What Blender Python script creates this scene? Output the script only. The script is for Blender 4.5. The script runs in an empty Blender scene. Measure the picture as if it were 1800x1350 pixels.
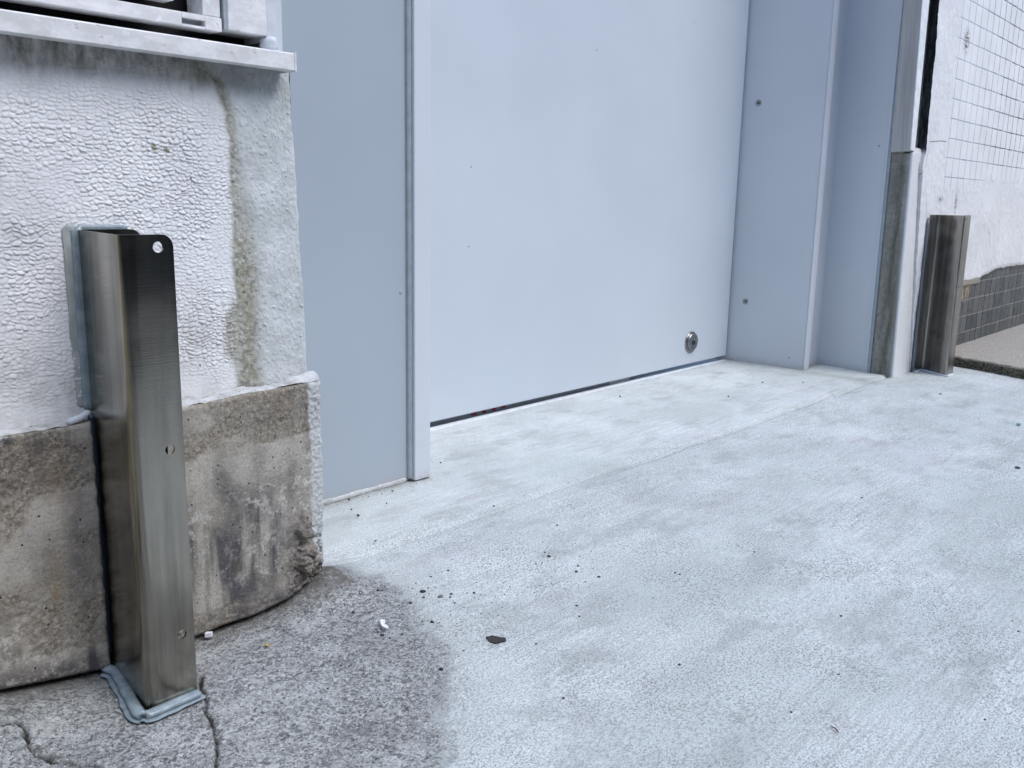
import bpy, bmesh, math, random
import numpy as np
from mathutils import Matrix, Vector
random.seed(7)
S = bpy.context.scene
COL = S.collection

# ------------------------------------------------------------------ noise
def _hash(ix, iy, seed):
    h = (ix.astype(np.int64) * 374761393 + iy.astype(np.int64) * 668265263 + seed * 1442695041) & 0xFFFFFFFF
    h = ((h ^ (h >> 13)) * 1274126177) & 0xFFFFFFFF
    return ((h ^ (h >> 16)) & 0xFFFFFF) / float(0xFFFFFF)

def vnoise(x, y, seed=0):
    x = np.asarray(x, float); y = np.asarray(y, float)
    ix = np.floor(x); iy = np.floor(y); fx = x - ix; fy = y - iy
    ux = fx * fx * (3 - 2 * fx); uy = fy * fy * (3 - 2 * fy)
    a = _hash(ix, iy, seed); b = _hash(ix + 1, iy, seed); c = _hash(ix, iy + 1, seed); d = _hash(ix + 1, iy + 1, seed)
    return (a * (1 - ux) + b * ux) * (1 - uy) + (c * (1 - ux) + d * ux) * uy

def fbm(x, y, seed=0, octv=4):
    t = 0; a = .5; s = 0
    for o in range(octv):
        t = t + a * vnoise(x, y, seed + o * 17); s += a
        x = np.asarray(x) * 2.03 + 5.1; y = np.asarray(y) * 2.01 + 3.7; a *= .5
    return t / s * 2 - 1

def worley(x, y, seed=0):
    ix = np.floor(x); iy = np.floor(y)
    f1 = np.full(x.shape, 9.); f2 = np.full(x.shape, 9.); cid = np.zeros(x.shape); dz = np.zeros(x.shape)
    for dx in (-1, 0, 1):
        for dy in (-1, 0, 1):
            cx = ix + dx; cy = iy + dy
            px = cx + .15 + .7 * _hash(cx, cy, seed); py = cy + .15 + .7 * _hash(cx, cy, seed + 9)
            d = np.hypot(px - x, py - y); h = _hash(cx, cy, seed + 21)
            n = d < f1
            f2 = np.where(n, f1, np.minimum(f2, d)); cid = np.where(n, h, cid); f1 = np.where(n, d, f1); dz = np.where(n, y - py, dz)
    return f1, f2, cid, dz

def sstep(a, b, x):
    t = np.clip((x - a) / (b - a), 0, 1); return t * t * (3 - 2 * t)

def seg_dist(x, y, pts):
    d = np.full(np.shape(x), 1e9)
    for (ax, ay), (bx, by) in zip(pts[:-1], pts[1:]):
        vx, vy = bx - ax, by - ay; L = vx * vx + vy * vy
        t = np.clip(((x - ax) * vx + (y - ay) * vy) / L, 0, 1)
        d = np.minimum(d, np.hypot(x - ax - t * vx, y - ay - t * vy))
    return d

def inside(x, y, poly):
    r = np.zeros(np.shape(x), bool); n = len(poly)
    for i in range(n):
        (x1, y1), (x2, y2) = poly[i], poly[(i + 1) % n]
        if y1 == y2: continue
        c = ((y1 > y) != (y2 > y)) & (x < (x2 - x1) * (y - y1) / (y2 - y1) + x1)
        r ^= c
    return r

# ------------------------------------------------------------------ object helpers
def tag(o, label=None, cat=None, group=None, kind=None):
    if label: o['label'] = label
    if cat: o['category'] = cat
    if group: o['group'] = group
    if kind: o['kind'] = kind
    return o

def empty(name, loc, label, cat, group=None):
    o = bpy.data.objects.new(name, None); COL.objects.link(o); o.location = loc
    o.empty_display_size = .05
    return tag(o, label, cat, group)

def link(name, me, m, parent=None, smooth=False):
    o = bpy.data.objects.new(name, me); COL.objects.link(o)
    if m: me.materials.append(m)
    if smooth:
        me.polygons.foreach_set('use_smooth', [True] * len(me.polygons))
    if parent is not None:
        o.parent = parent
        L = Vector(parent.location)
        if parent.parent: L += Vector(parent.parent.location)
        o.location = -L           # mesh is written in world coordinates
    return o

def bm_obj(name, bm, m, parent=None, smooth=False):
    bmesh.ops.recalc_face_normals(bm, faces=bm.faces)
    me = bpy.data.meshes.new(name); bm.to_mesh(me); bm.free()
    return link(name, me, m, parent, smooth)

def grid_mesh(name, V, attrs=None, flip=False):
    """V: (n,m,3) array -> smooth mesh"""
    n, m = V.shape[:2]
    idx = np.arange(n * m).reshape(n, m)
    q = np.stack([idx[:-1, :-1], idx[1:, :-1], idx[1:, 1:], idx[:-1, 1:]], -1).reshape(-1, 4)
    if flip: q = q[:, ::-1]
    me = bpy.data.meshes.new(name)
    me.vertices.add(n * m); me.vertices.foreach_set('co', V.reshape(-1).astype(np.float32))
    me.loops.add(q.size); me.loops.foreach_set('vertex_index', q.reshape(-1).astype(np.int32))
    me.polygons.add(len(q)); me.polygons.foreach_set('loop_start', np.arange(0, q.size, 4, dtype=np.int32))
    me.polygons.foreach_set('loop_total', np.full(len(q), 4, dtype=np.int32))
    me.update(calc_edges=True)
    for k, a in (attrs or {}).items():
        at = me.attributes.new(k, 'FLOAT', 'POINT'); at.data.foreach_set('value', np.asarray(a, np.float32).reshape(-1))
    me.polygons.foreach_set('use_smooth', [True] * len(me.polygons))
    return me

def add_box(bm, x0, x1, y0, y1, z0, z1, bev=0, seg=2):
    vs = [bm.verts.new((x, y, z)) for x in (x0, x1) for y in (y0, y1) for z in (z0, z1)]
    f = [(0, 1, 3, 2), (4, 6, 7, 5), (0, 4, 5, 1), (2, 3, 7, 6), (0, 2, 6, 4), (1, 5, 7, 3)]
    fs = [bm.faces.new([vs[i] for i in q]) for q in f]
    if bev:
        es = list({e for q in fs for e in q.edges})
        bmesh.ops.bevel(bm, geom=es, offset=bev, segments=seg, profile=.5, affect='EDGES')
    return bm

def box(name, x0, x1, y0, y1, z0, z1, m, parent=None, bev=0, seg=2):
    return bm_obj(name, add_box(bmesh.new(), x0, x1, y0, y1, z0, z1, bev, seg), m, parent, False)

def add_prism(bm, plan, z0, z1, top=None):
    top = top or plan
    b = [bm.verts.new((x, y, z0)) for x, y in plan]; t = [bm.verts.new((x, y, z1)) for x, y in top]
    n = len(plan)
    bm.faces.new(b[::-1]); bm.faces.new(t)
    for i in range(n): bm.faces.new([b[i], b[(i + 1) % n], t[(i + 1) % n], t[i]])
    return bm

def prism(name, plan, z0, z1, m, parent=None, top=None, bev=0, seg=2):
    bm = add_prism(bmesh.new(), plan, z0, z1, top)
    if bev:
        bmesh.ops.bevel(bm, geom=list(bm.edges), offset=bev, segments=seg, profile=.5, affect='EDGES')
    return bm_obj(name, bm, m, parent)

def lathe(name, prof, c, axis, m, parent=None, seg=32):
    """prof [(r, d)] revolved round axis through c; d along axis"""
    bm = bmesh.new(); ax = Vector(axis).normalized()
    u = ax.orthogonal().normalized(); v = ax.cross(u)
    rings = []
    for r, d in prof:
        rings.append([bm.verts.new(Vector(c) + ax * d + (u * math.cos(a) + v * math.sin(a)) * max(r, 1e-5)) for a in [2 * math.pi * i / seg for i in range(seg)]])
    for a, b in zip(rings[:-1], rings[1:]):
        for i in range(seg): bm.faces.new([a[i], a[(i + 1) % seg], b[(i + 1) % seg], b[i]])
    bm.faces.new(rings[-1])
    o = bm_obj(name, bm, m, parent)
    return o

def bead(name, pts, r, parent, m=None, seed=150, flat=(1, 1, 1), rag=.28):
    bm = bmesh.new(); rings = []; n = len(pts)
    for i, p in enumerate(pts):
        a = Vector(pts[max(0, i - 1)]); b_ = Vector(pts[min(n - 1, i + 1)]); d_ = (b_ - a).normalized()
        u = d_.orthogonal().normalized(); v = d_.cross(u); rr = r * (1 + rag * float(fbm(i * .16, 1.5, seed, 3)) + rag * .15 * float(fbm(i * .5, 7.5, seed, 2))) * (.55 if i in (0, n - 1) else 1)
        rings.append([bm.verts.new(Vector(p) + Vector(((u * math.cos(t) + v * math.sin(t)) * rr)[k] * flat[k] for k in range(3))) for t in [2 * math.pi * k / 10 for k in range(10)]])
    for a, b_ in zip(rings[:-1], rings[1:]):
        for k in range(10): bm.faces.new([a[k], a[(k + 1) % 10], b_[(k + 1) % 10], b_[k]])
    bm.faces.new(rings[0]); bm.faces.new(rings[-1])
    return bm_obj(name, bm, m or M_SEAL, parent, True)
def dense(pts, st):
    o = []
    for a, b_ in zip(pts[:-1], pts[1:]):
        a, b_ = Vector(a), Vector(b_); k = max(1, int((b_ - a).length / st))
        o += [tuple(a + (b_ - a) * i / k) for i in range(k)]
    return o + [tuple(pts[-1])]

# ------------------------------------------------------------------ material builder
class B:
    def __init__(s, name):
        s.m = bpy.data.materials.new(name); s.m.use_nodes = True
        s.t = s.m.node_tree; s.t.nodes.clear()
        s.out = s.t.nodes.new('ShaderNodeOutputMaterial'); s.p = s.t.nodes.new('ShaderNodeBsdfPrincipled')
        s.t.links.new(s.p.outputs[0], s.out.inputs[0])
        s.pos = s.t.nodes.new('ShaderNodeNewGeometry').outputs['Position']
    def set(s, k, v):
        i = s.p.inputs[k]
        if hasattr(v, 'is_linked'): s.t.links.new(v, i)
        else: i.default_value = (*v, 1) if isinstance(v, tuple) and len(v) == 3 else v
        return s
    def _in(s, sock, v):
        if hasattr(v, 'is_linked'): s.t.links.new(v, sock)
        else:
            if isinstance(v, tuple) and len(v) == 3 and sock.type == 'RGBA': v = (*v, 1)
            sock.default_value = v
    def map(s, scale=(1, 1, 1), loc=(0, 0, 0), rot=(0, 0, 0)):
        n = s.t.nodes.new('ShaderNodeMapping'); s.t.links.new(s.pos, n.inputs[0])
        n.inputs['Scale'].default_value = scale; n.inputs['Location'].default_value = loc; n.inputs['Rotation'].default_value = rot
        return n.outputs[0]
    def noise(s, scale, detail=3, rough=.55, vec=None, dist=0):
        n = s.t.nodes.new('ShaderNodeTexNoise'); s.t.links.new(vec or s.pos, n.inputs['Vector'])
        n.inputs['Scale'].default_value = scale; n.inputs['Detail'].default_value = detail; n.inputs['Roughness'].default_value = rough
        n.inputs['Distortion'].default_value = dist
        return n.outputs[0]
    def voro(s, scale, vec=None, feat='F1', out='Distance', rnd=1):
        n = s.t.nodes.new('ShaderNodeTexVoronoi'); n.feature = feat; s.t.links.new(vec or s.pos, n.inputs['Vector'])
        n.inputs['Scale'].default_value = scale; n.inputs['Randomness'].default_value = rnd
        return n.outputs[out]
    def ramp(s, f, lo, hi, a=0., b=1.):
        n = s.t.nodes.new('ShaderNodeMapRange'); n.interpolation_type = 'SMOOTHSTEP'
        s.t.links.new(f, n.inputs[0])
        for k, v in zip(('From Min', 'From Max', 'To Min', 'To Max'), (lo, hi, a, b)): s._in(n.inputs[k], v)
        return n.outputs[0]
    def mix(s, f, a, b, mode='MIX'):
        n = s.t.nodes.new('ShaderNodeMix'); n.data_type = 'RGBA'; n.blend_type = mode
        s._in(n.inputs[0], f); s._in(n.inputs[6], a); s._in(n.inputs[7], b)
        return n.outputs[2]
    def math(s, op, a, b=0.):
        n = s.t.nodes.new('ShaderNodeMath'); n.operation = op; s._in(n.inputs[0], a); s._in(n.inputs[1], b)
        return n.outputs[0]
    def attr(s, name):
        n = s.t.nodes.new('ShaderNodeAttribute'); n.attribute_name = name; return n.outputs['Fac']
    def sep(s):
        n = s.t.nodes.new('ShaderNodeSeparateXYZ'); s.t.links.new(s.pos, n.inputs[0]); return n.outputs
    def bump(s, h, strength=.5, dist=.001, normal=None):
        n = s.t.nodes.new('ShaderNodeBump'); s.t.links.new(h, n.inputs['Height'])
        n.inputs['Strength'].default_value = strength; n.inputs['Distance'].default_value = dist
        if normal: s.t.links.new(normal, n.inputs['Normal'])
        return n.outputs[0]

def plain(name, col, rough=.6, metal=0, spec=.5):
    b = B(name); v = b.noise(40, 4)
    b.set('Base Color', b.mix(b.ramp(v, .3, .7), tuple(c * .9 for c in col), tuple(min(1, c * 1.08) for c in col)))
    b.set('Roughness', rough).set('Metallic', metal).set('Specular IOR Level', spec)
    return b.m

def speck(b, scale, size, keep, vec=None):
    """sparse round specks: 1 inside"""
    n = b.t.nodes.new('ShaderNodeTexVoronoi'); n.feature = 'F1'; b.t.links.new(vec or b.pos, n.inputs['Vector']); n.inputs['Scale'].default_value = scale
    sp = b.t.nodes.new('ShaderNodeSeparateColor'); b.t.links.new(n.outputs['Color'], sp.inputs[0])
    k = b.math('LESS_THAN', sp.outputs[0], keep)
    sz = b.math('MULTIPLY', sp.outputs[1], size)
    d = b.math('LESS_THAN', n.outputs['Distance'], sz)
    return b.math('MULTIPLY', k, d)

# ---- painted steel (door, jambs, panels)
def paint(name, col, rough=.38, dots=True, dirt_z=True):
    b = B(name)
    big = b.ramp(b.noise(2.2, 3, .5), .3, .7)
    c = b.mix(big, tuple(x * .965 for x in col), tuple(min(1, x * 1.02) for x in col))
    if dots:
        c = b.mix(speck(b, 14, .045, .30), c, (.09, .09, .1))
        c = b.mix(speck(b, 6, .018, .5, b.map((1, 1, 1), (3.3, 1.7, .4))), c, (.1, .09, .09))
    if dirt_z:
        z = b.sep()[2]
        lo = b.ramp(z, .004, .035, 1., 0.)
        n = b.ramp(b.noise(90, 4, .7), .35, .6)
        c = b.mix(b.math('MULTIPLY', b.math('MULTIPLY', lo, n), .55), c, (.42, .40, .36))
    b.set('Base Color', c).set('Roughness', b.ramp(b.noise(7, 4), .3, .7, rough - .06, rough + .06)).set('Specular IOR Level', .35)
    b.set('Normal', b.bump(b.noise(260, 2, .5), .06, .001))
    return b.m

M_DOOR = paint('door_paint', (.58, .635, .69))
M_FRAME = paint('frame_paint', (.62, .65, .70))
M_PANEL = paint('panel_paint', (.395, .45, .505), .42)
M_REVEAL = paint('reveal_paint', (.605, .635, .665), .42)
M_GASKET = plain('gasket_rubber', (.33, .38, .41), .6)
M_BLACK = plain('black_void', (.012, .012, .014), .9)
M_LOCK = plain('satin_nickel', (.36, .36, .35), .32, 1)
M_DARKMETAL = plain('dark_keyhole', (.02, .02, .02), .5)

# ---- brushed stainless
def steel(name, col, rough=.22, horiz=True):
    b = B(name)
    sc = (14, 14, 900) if horiz else (900, 900, 10)
    br = b.noise(1, 3, .6, b.map(sc))
    streak = b.noise(1, 4, .6, b.map((40, 40, 2.2)))
    smear = b.noise(1, 3, .5, b.map((9, 9, 16)))
    c = b.mix(b.ramp(streak, .34, .66), tuple(x * .66 for x in col), tuple(x * 1.15 for x in col))
    c = b.mix(b.ramp(b.noise(1, 4, .7, b.map((11, 11, 3.5), (2, 1, .3))), .50, .72, 0, .45), c, tuple(x * 1.45 for x in col))
    c = b.mix(b.ramp(b.noise(1, 3, .7, b.map((160, 160, 1.5))), .60, .70, 0, .35), c, tuple(x * 1.5 for x in col))
    c = b.mix(b.ramp(smear, .55, .7, 0, .35), c, tuple(x * 1.25 for x in col))
    b.set('Base Color', c).set('Metallic', 1.).set('Roughness', b.ramp(smear, .3, .7, rough - .05, rough + .09))
    b.set('Normal', b.bump(br, .10, .0006))
    return b.m
M_STEEL = steel('brushed_stainless', (.33, .31, .265), .17)
M_STEEL2 = steel('weathered_stainless', (.42, .40, .37), .32)
M_ALU = None
def alu():
    b = B('weathered_aluminium')
    n = b.noise(1, 5, .65, b.map((30, 30, 60)))
    c = b.mix(b.ramp(n, .35, .7), (.66, .66, .66), (.84, .84, .84))
    sp = b.ramp(b.noise(16, 4, .7), .60, .66)
    c = b.mix(b.math('MULTIPLY', sp, .6), c, (.86, .88, .9))
    c = b.mix(b.math('MULTIPLY', b.ramp(b.noise(70, 5, .7), .60, .72), .6), c, (.24, .21, .17))
    b.set('Base Color', c).set('Metallic', .0).set('Roughness', .45)
    b.set('Normal', b.bump(b.noise(120, 4), .15, .001))
    return b.m
M_ALU = alu()

# ---- sealant
def sealant():
    b = B('clear_silicone')
    n = b.ramp(b.noise(60, 4, .6), .3, .7)
    c = b.mix(n, (.19, .245, .27), (.30, .36, .39))
    b.set('Base Color', c).set('Roughness', .22).set('Subsurface Weight', .0).set('Specular IOR Level', .6)
    b.set('Normal', b.bump(b.noise(160, 4), .35, .002))
    return b.m
M_SEAL = sealant()
def smear():
    b = B('thin_clear_silicone')
    b.set('Base Color', b.mix(b.ramp(b.noise(50, 4), .3, .7), (.40, .43, .40), (.55, .58, .58))).set('Roughness', .3).set('Alpha', .75)
    return b.m
M_SMEAR = smear()
M_SEALW = plain('white_sealant', (.62, .66, .70), .5)

# ---- left wall render coat (masks are vertex attributes: stain = dirty band, smooth = trowelled strip)
def stucco():
    b = B('pebbled_white_render')
    cl = b.ramp(b.noise(7, 4, .6), .3, .72)
    c = b.mix(cl, (.72, .73, .74), (.86, .87, .87))
    sm = b.attr('smooth')
    cs = b.mix(b.ramp(b.noise(28, 5, .65), .3, .7), (.50, .53, .53), (.64, .67, .67))
    c = b.mix(sm, c, cs)
    dr = b.mix(b.ramp(b.noise(110, 5, .7), .35, .65), (.17, .155, .10), (.40, .38, .29))
    st = b.attr('stain')
    stn = b.math('MULTIPLY', st, b.ramp(b.noise(75, 5, .7), .22, .50))
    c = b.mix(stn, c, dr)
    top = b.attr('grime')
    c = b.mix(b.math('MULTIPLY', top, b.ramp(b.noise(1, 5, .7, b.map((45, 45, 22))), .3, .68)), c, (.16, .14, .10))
    c = b.mix(b.math('MULTIPLY', b.attr('groove_shade'), b.ramp(b.noise(22, 4, .6), .35, .75, .05, .30)), c, (.34, .34, .38))
    c = b.mix(speck(b, 60, .10, .06), c, (.10, .09, .08))
    b.set('Base Color', c).set('Roughness', .95).set('Specular IOR Level', .08)
    fine = b.noise(420, 3, .6)
    grit = b.noise(230, 4, .75)
    h = b.mix(sm, fine, grit)
    b.set('Normal', b.bump(h, .45, .0012))
    return b.m
M_STUCCO = stucco()

# ---- old stained plinth concrete
def plinthmat():
    b = B('stained_plinth_concrete')
    base = b.mix(b.ramp(b.noise(9, 5, .62), .3, .7), (.31, .285, .24), (.53, .50, .44))
    # brown / dark water streaks running down
    stk = b.noise(1, 4, .6, b.map((26, 26, 3.2), (1.3, 0, .2)))
    pat = b.noise(5.5, 4, .6, b.map((1, 1, 1), (4.2, 0, 1.1)))
    dark = b.math('MULTIPLY', b.ramp(stk, .42, .58), b.ramp(pat, .38, .58))
    c = b.mix(b.math('MULTIPLY', dark, .95), base, (.075, .074, .08))
    c = b.mix(b.math('MULTIPLY', b.attr('damp'), b.ramp(b.noise(48, 6, .8), .30, .55)), c, (.085, .082, .088))
    br = b.math('MULTIPLY', b.ramp(b.noise(1, 4, .6, b.map((20, 20, 4.5), (7, 0, 3))), .5, .68), b.ramp(b.noise(6, 3, .5, b.map((1, 1, 1), (9, 0, 2))), .45, .65))
    c = b.mix(b.math('MULTIPLY', br, .75), c, (.30, .215, .13))
    lt = b.math('MULTIPLY', b.ramp(b.noise(70, 6, .72), .50, .62), b.ramp(b.noise(5, 3, .5, b.map((1, 1, 1), (2.4, 0, 7.7))), .45, .62))
    c = b.mix(b.math('MULTIPLY', lt, .9), c, (.62, .60, .56))
    ag = b.attr('rough')
    agc = b.mix(b.ramp(b.noise(170, 6, .85), .36, .66), (.10, .085, .065), (.50, .45, .37))
    c = b.mix(b.math('MULTIPLY', ag, b.ramp(b.noise(38, 4, .7), .3, .6, .15, .85)), c, agc)
    fb = b.noise(230, 5, .85); c = b.mix(b.ramp(fb, .50, .68, 0, .65), c, (.12, .11, .095)); c = b.mix(b.ramp(fb, .44, .30, 0, .55), c, (.60, .56, .50))
    pw = b.attr('paint')
    c = b.mix(b.math('MULTIPLY', pw, b.ramp(b.noise(150, 5, .7), .27, .45)), c, (.56, .58, .58))
    c = b.mix(speck(b, 95, .16, .30), c, (.04, .036, .032))
    c = b.mix(speck(b, 160, .2, .10, b.map((1, 1, 1), (.7, .2, .3))), c, (.60, .57, .52))
    b.set('Base Color', c).set('Roughness', .85).set('Specular IOR Level', .2)
    h = b.math('ADD', b.noise(150, 6, .75), b.math('MULTIPLY', ag, b.noise(260, 4, .8)))
    b.set('Normal', b.bump(h, .8, .003))
    return b.m
M_PLINTH = plinthmat()

# ---- ground: new pale concrete blending into old exposed-aggregate concrete
def groundmat():
    b = B('concrete_ground')
    # new concrete
    n1 = b.ramp(b.noise(3.2, 5, .6), .32, .68)
    c = b.mix(n1, (.64, .70, .69), (.81, .865, .85))
    n2 = b.ramp(b.noise(11, 5, .65, b.map((.6, 1, 1))), .48, .70)
    c = b.mix(b.math('MULTIPLY', n2, .5), c, (.47, .465, .46))
    br = b.noise(1, 4, .65, b.map((7, 150, 10), (0, 0, 0), (0, 0, -.03)))
    c = b.mix(b.math('MULTIPLY', b.ramp(br, .42, .66, 0, .75), b.ramp(b.noise(2.6, 4, .6, b.map((1, 1, 1), (8, 3, 0))), .38, .62, .12, .9)), c, (.44, .46, .45))
    c = b.mix(b.ramp(b.noise(520, 3, .8), .38, .66, 0, .5), c, (.38, .38, .375))
    c = b.mix(b.ramp(b.noise(400, 2, .7, b.map((1,1,1),(3,1,0))), .56, .70, 0, .7), c, (.86, .86, .86))
    mot = b.noise(1.7, 4, .55, b.map((1, 1.6, 1), (5, 9, 0)))
    c = b.mix(b.ramp(mot, .46, .66, 0, .6), c, (.50, .545, .52)); c = b.mix(b.ramp(mot, .42, .30, 0, .6), c, (.66, .655, .69))
    mot2 = b.noise(6, 5, .7, b.map((.7, 1.3, 1), (1, 4, 0)))
    c = b.mix(b.ramp(mot2, .52, .66, 0, .7), c, (.43, .455, .445)); c = b.mix(b.ramp(b.noise(1, 5, .7, b.map((3.2, 9, 1), (3, 3, 0), (0, 0, .55))), .56, .68, 0, .6), c, (.47, .465, .47))
    pits = b.noise(300, 2, .62, b.map((.75, 1.1, 1)))
    wear = b.ramp(b.noise(5.5, 4, .6, b.map((1, 1, 1), (2, 5, 0))), .34, .66)
    pm = b.math('MULTIPLY', b.ramp(pits, .50, .60), b.ramp(wear, 0., 1., .55, 1.))
    sl_ = b.attr('slab'); rgh = b.math('SUBTRACT', 1., b.math('MULTIPLY', sl_, .6))
    c = b.mix(b.math('MULTIPLY', b.math('MULTIPLY', pm, .78), rgh), c, (.22, .23, .23))
    c = b.mix(b.math('MULTIPLY', b.ramp(b.noise(640, 2, .6), .50, .62, 0, .65), rgh), c, (.22, .23, .23))
    c = b.mix(b.ramp(b.voro(260), .10, .16, .8, 0.), c, (.90, .92, .92))
    c = b.mix(b.ramp(b.noise(170, 5, .8), .60, .70, 0, .7), c, (.24, .235, .235))
    c = b.mix(b.math('MULTIPLY', speck(b, 130, .17, .10), .9), c, (.10, .095, .10))
    c = b.mix(speck(b, 45, .055, .16, b.map((1, 1, 1), (.3, .9, 0))), c, (.05, .045, .05))
    c = b.mix(b.math('MULTIPLY', b.attr('spot'), b.ramp(b.noise(160, 5, .8), .42, .62, 0, .8)), c, (.20, .18, .175))
    # old concrete
    o1 = b.noise(210, 4, .75)
    o = b.mix(b.ramp(o1, .42, .56), (.14, .142, .138), (.66, .685, .665))
    vc = b.t.nodes.new('ShaderNodeTexVoronoi'); b.t.links.new(b.pos, vc.inputs['Vector']); vc.inputs['Scale'].default_value = 165
    vs_ = b.t.nodes.new('ShaderNodeSeparateColor'); b.t.links.new(vc.outputs['Color'], vs_.inputs[0])
    agg = b.mix(vs_.outputs[0], (.08, .083, .08), (.66, .685, .66))
    o = b.mix(b.ramp(b.noise(26, 4, .6), .3, .65, .3, .8), o, agg)
    o = b.mix(b.ramp(b.noise(7, 5, .6), .38, .72, 0, .5), o, (.24, .24, .235))
    o = b.mix(b.ramp(b.noise(14, 5, .65, b.map((1, 1, 1), (4, 2, 0))), .48, .68, 0, .7), o, (.60, .62, .605))
    o = b.mix(speck(b, 105, .24, .30, b.map((1, 1.5, 1), (.1, 0, 0))), o, (.075, .075, .075)); o = b.mix(b.ramp(b.noise(230, 3, .8), .53, .61, 0, .85), o, (.085, .085, .09)); o = b.mix(b.ramp(b.noise(280, 2, .7, b.map((1, 1, 1), (6, 2, 0))), .60, .68, 0, .8), o, (.80, .81, .80))
    o = b.mix(speck(b, 150, .25, .16, b.map((1, 1, 1), (.3, .2, 0))), o, (.70, .69, .67))
    o = b.mix(speck(b, 60, .2, .10, b.map((1, 1, 1), (1.3, 1.2, 0))), o, (.24, .19, .16))
    m = b.attr('old')
    m2 = b.ramp(b.math('ADD', m, b.math('MULTIPLY', b.math('SUBTRACT', b.noise(70, 6, .8), .5), 1.5)), .2, .8)
    c = b.mix(m2, c, o)
    c = b.mix(b.math('MULTIPLY', b.attr('damp'), b.ramp(b.noise(60, 5, .7), .25, .55)), c, (.15, .14, .12))
    c = b.mix(b.attr('crack'), c, (.035, .03, .028))
    b.set('Base Color', c).set('Roughness', .85).set('Specular IOR Level', .2)
    hn = b.math('ADD', b.math('MULTIPLY', br, .5), b.math('MULTIPLY', pits, .8))
    h = b.mix(m2, hn, b.math('MULTIPLY', o1, 2.6))
    b.set('Normal', b.bump(h, .8, .0026))
    return b.m
M_GROUND = groundmat()


def postmat():
    b = B('mossy_post_concrete')
    c = b.mix(b.ramp(b.noise(60, 5, .7), .3, .7), (.22, .215, .19), (.36, .355, .32))
    c = b.mix(b.math('MULTIPLY', b.attr('moss'), b.ramp(b.noise(1, 5, .65, b.map((40, 40, 5))), .28, .62)), c, (.105, .105, .075))
    c = b.mix(b.math('MULTIPLY', b.attr('paint'), b.ramp(b.noise(1, 4, .6, b.map((50, 50, 8))), .15, .38, .6, 1.)), c, (.72, .735, .74))
    c = b.mix(speck(b, 120, .2, .15), c, (.08, .075, .06))
    b.set('Base Color', c).set('Roughness', .85)
    b.set('Normal', b.bump(b.noise(260, 5, .7), .5, .0015))
    return b.m
M_POST = postmat()

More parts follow.
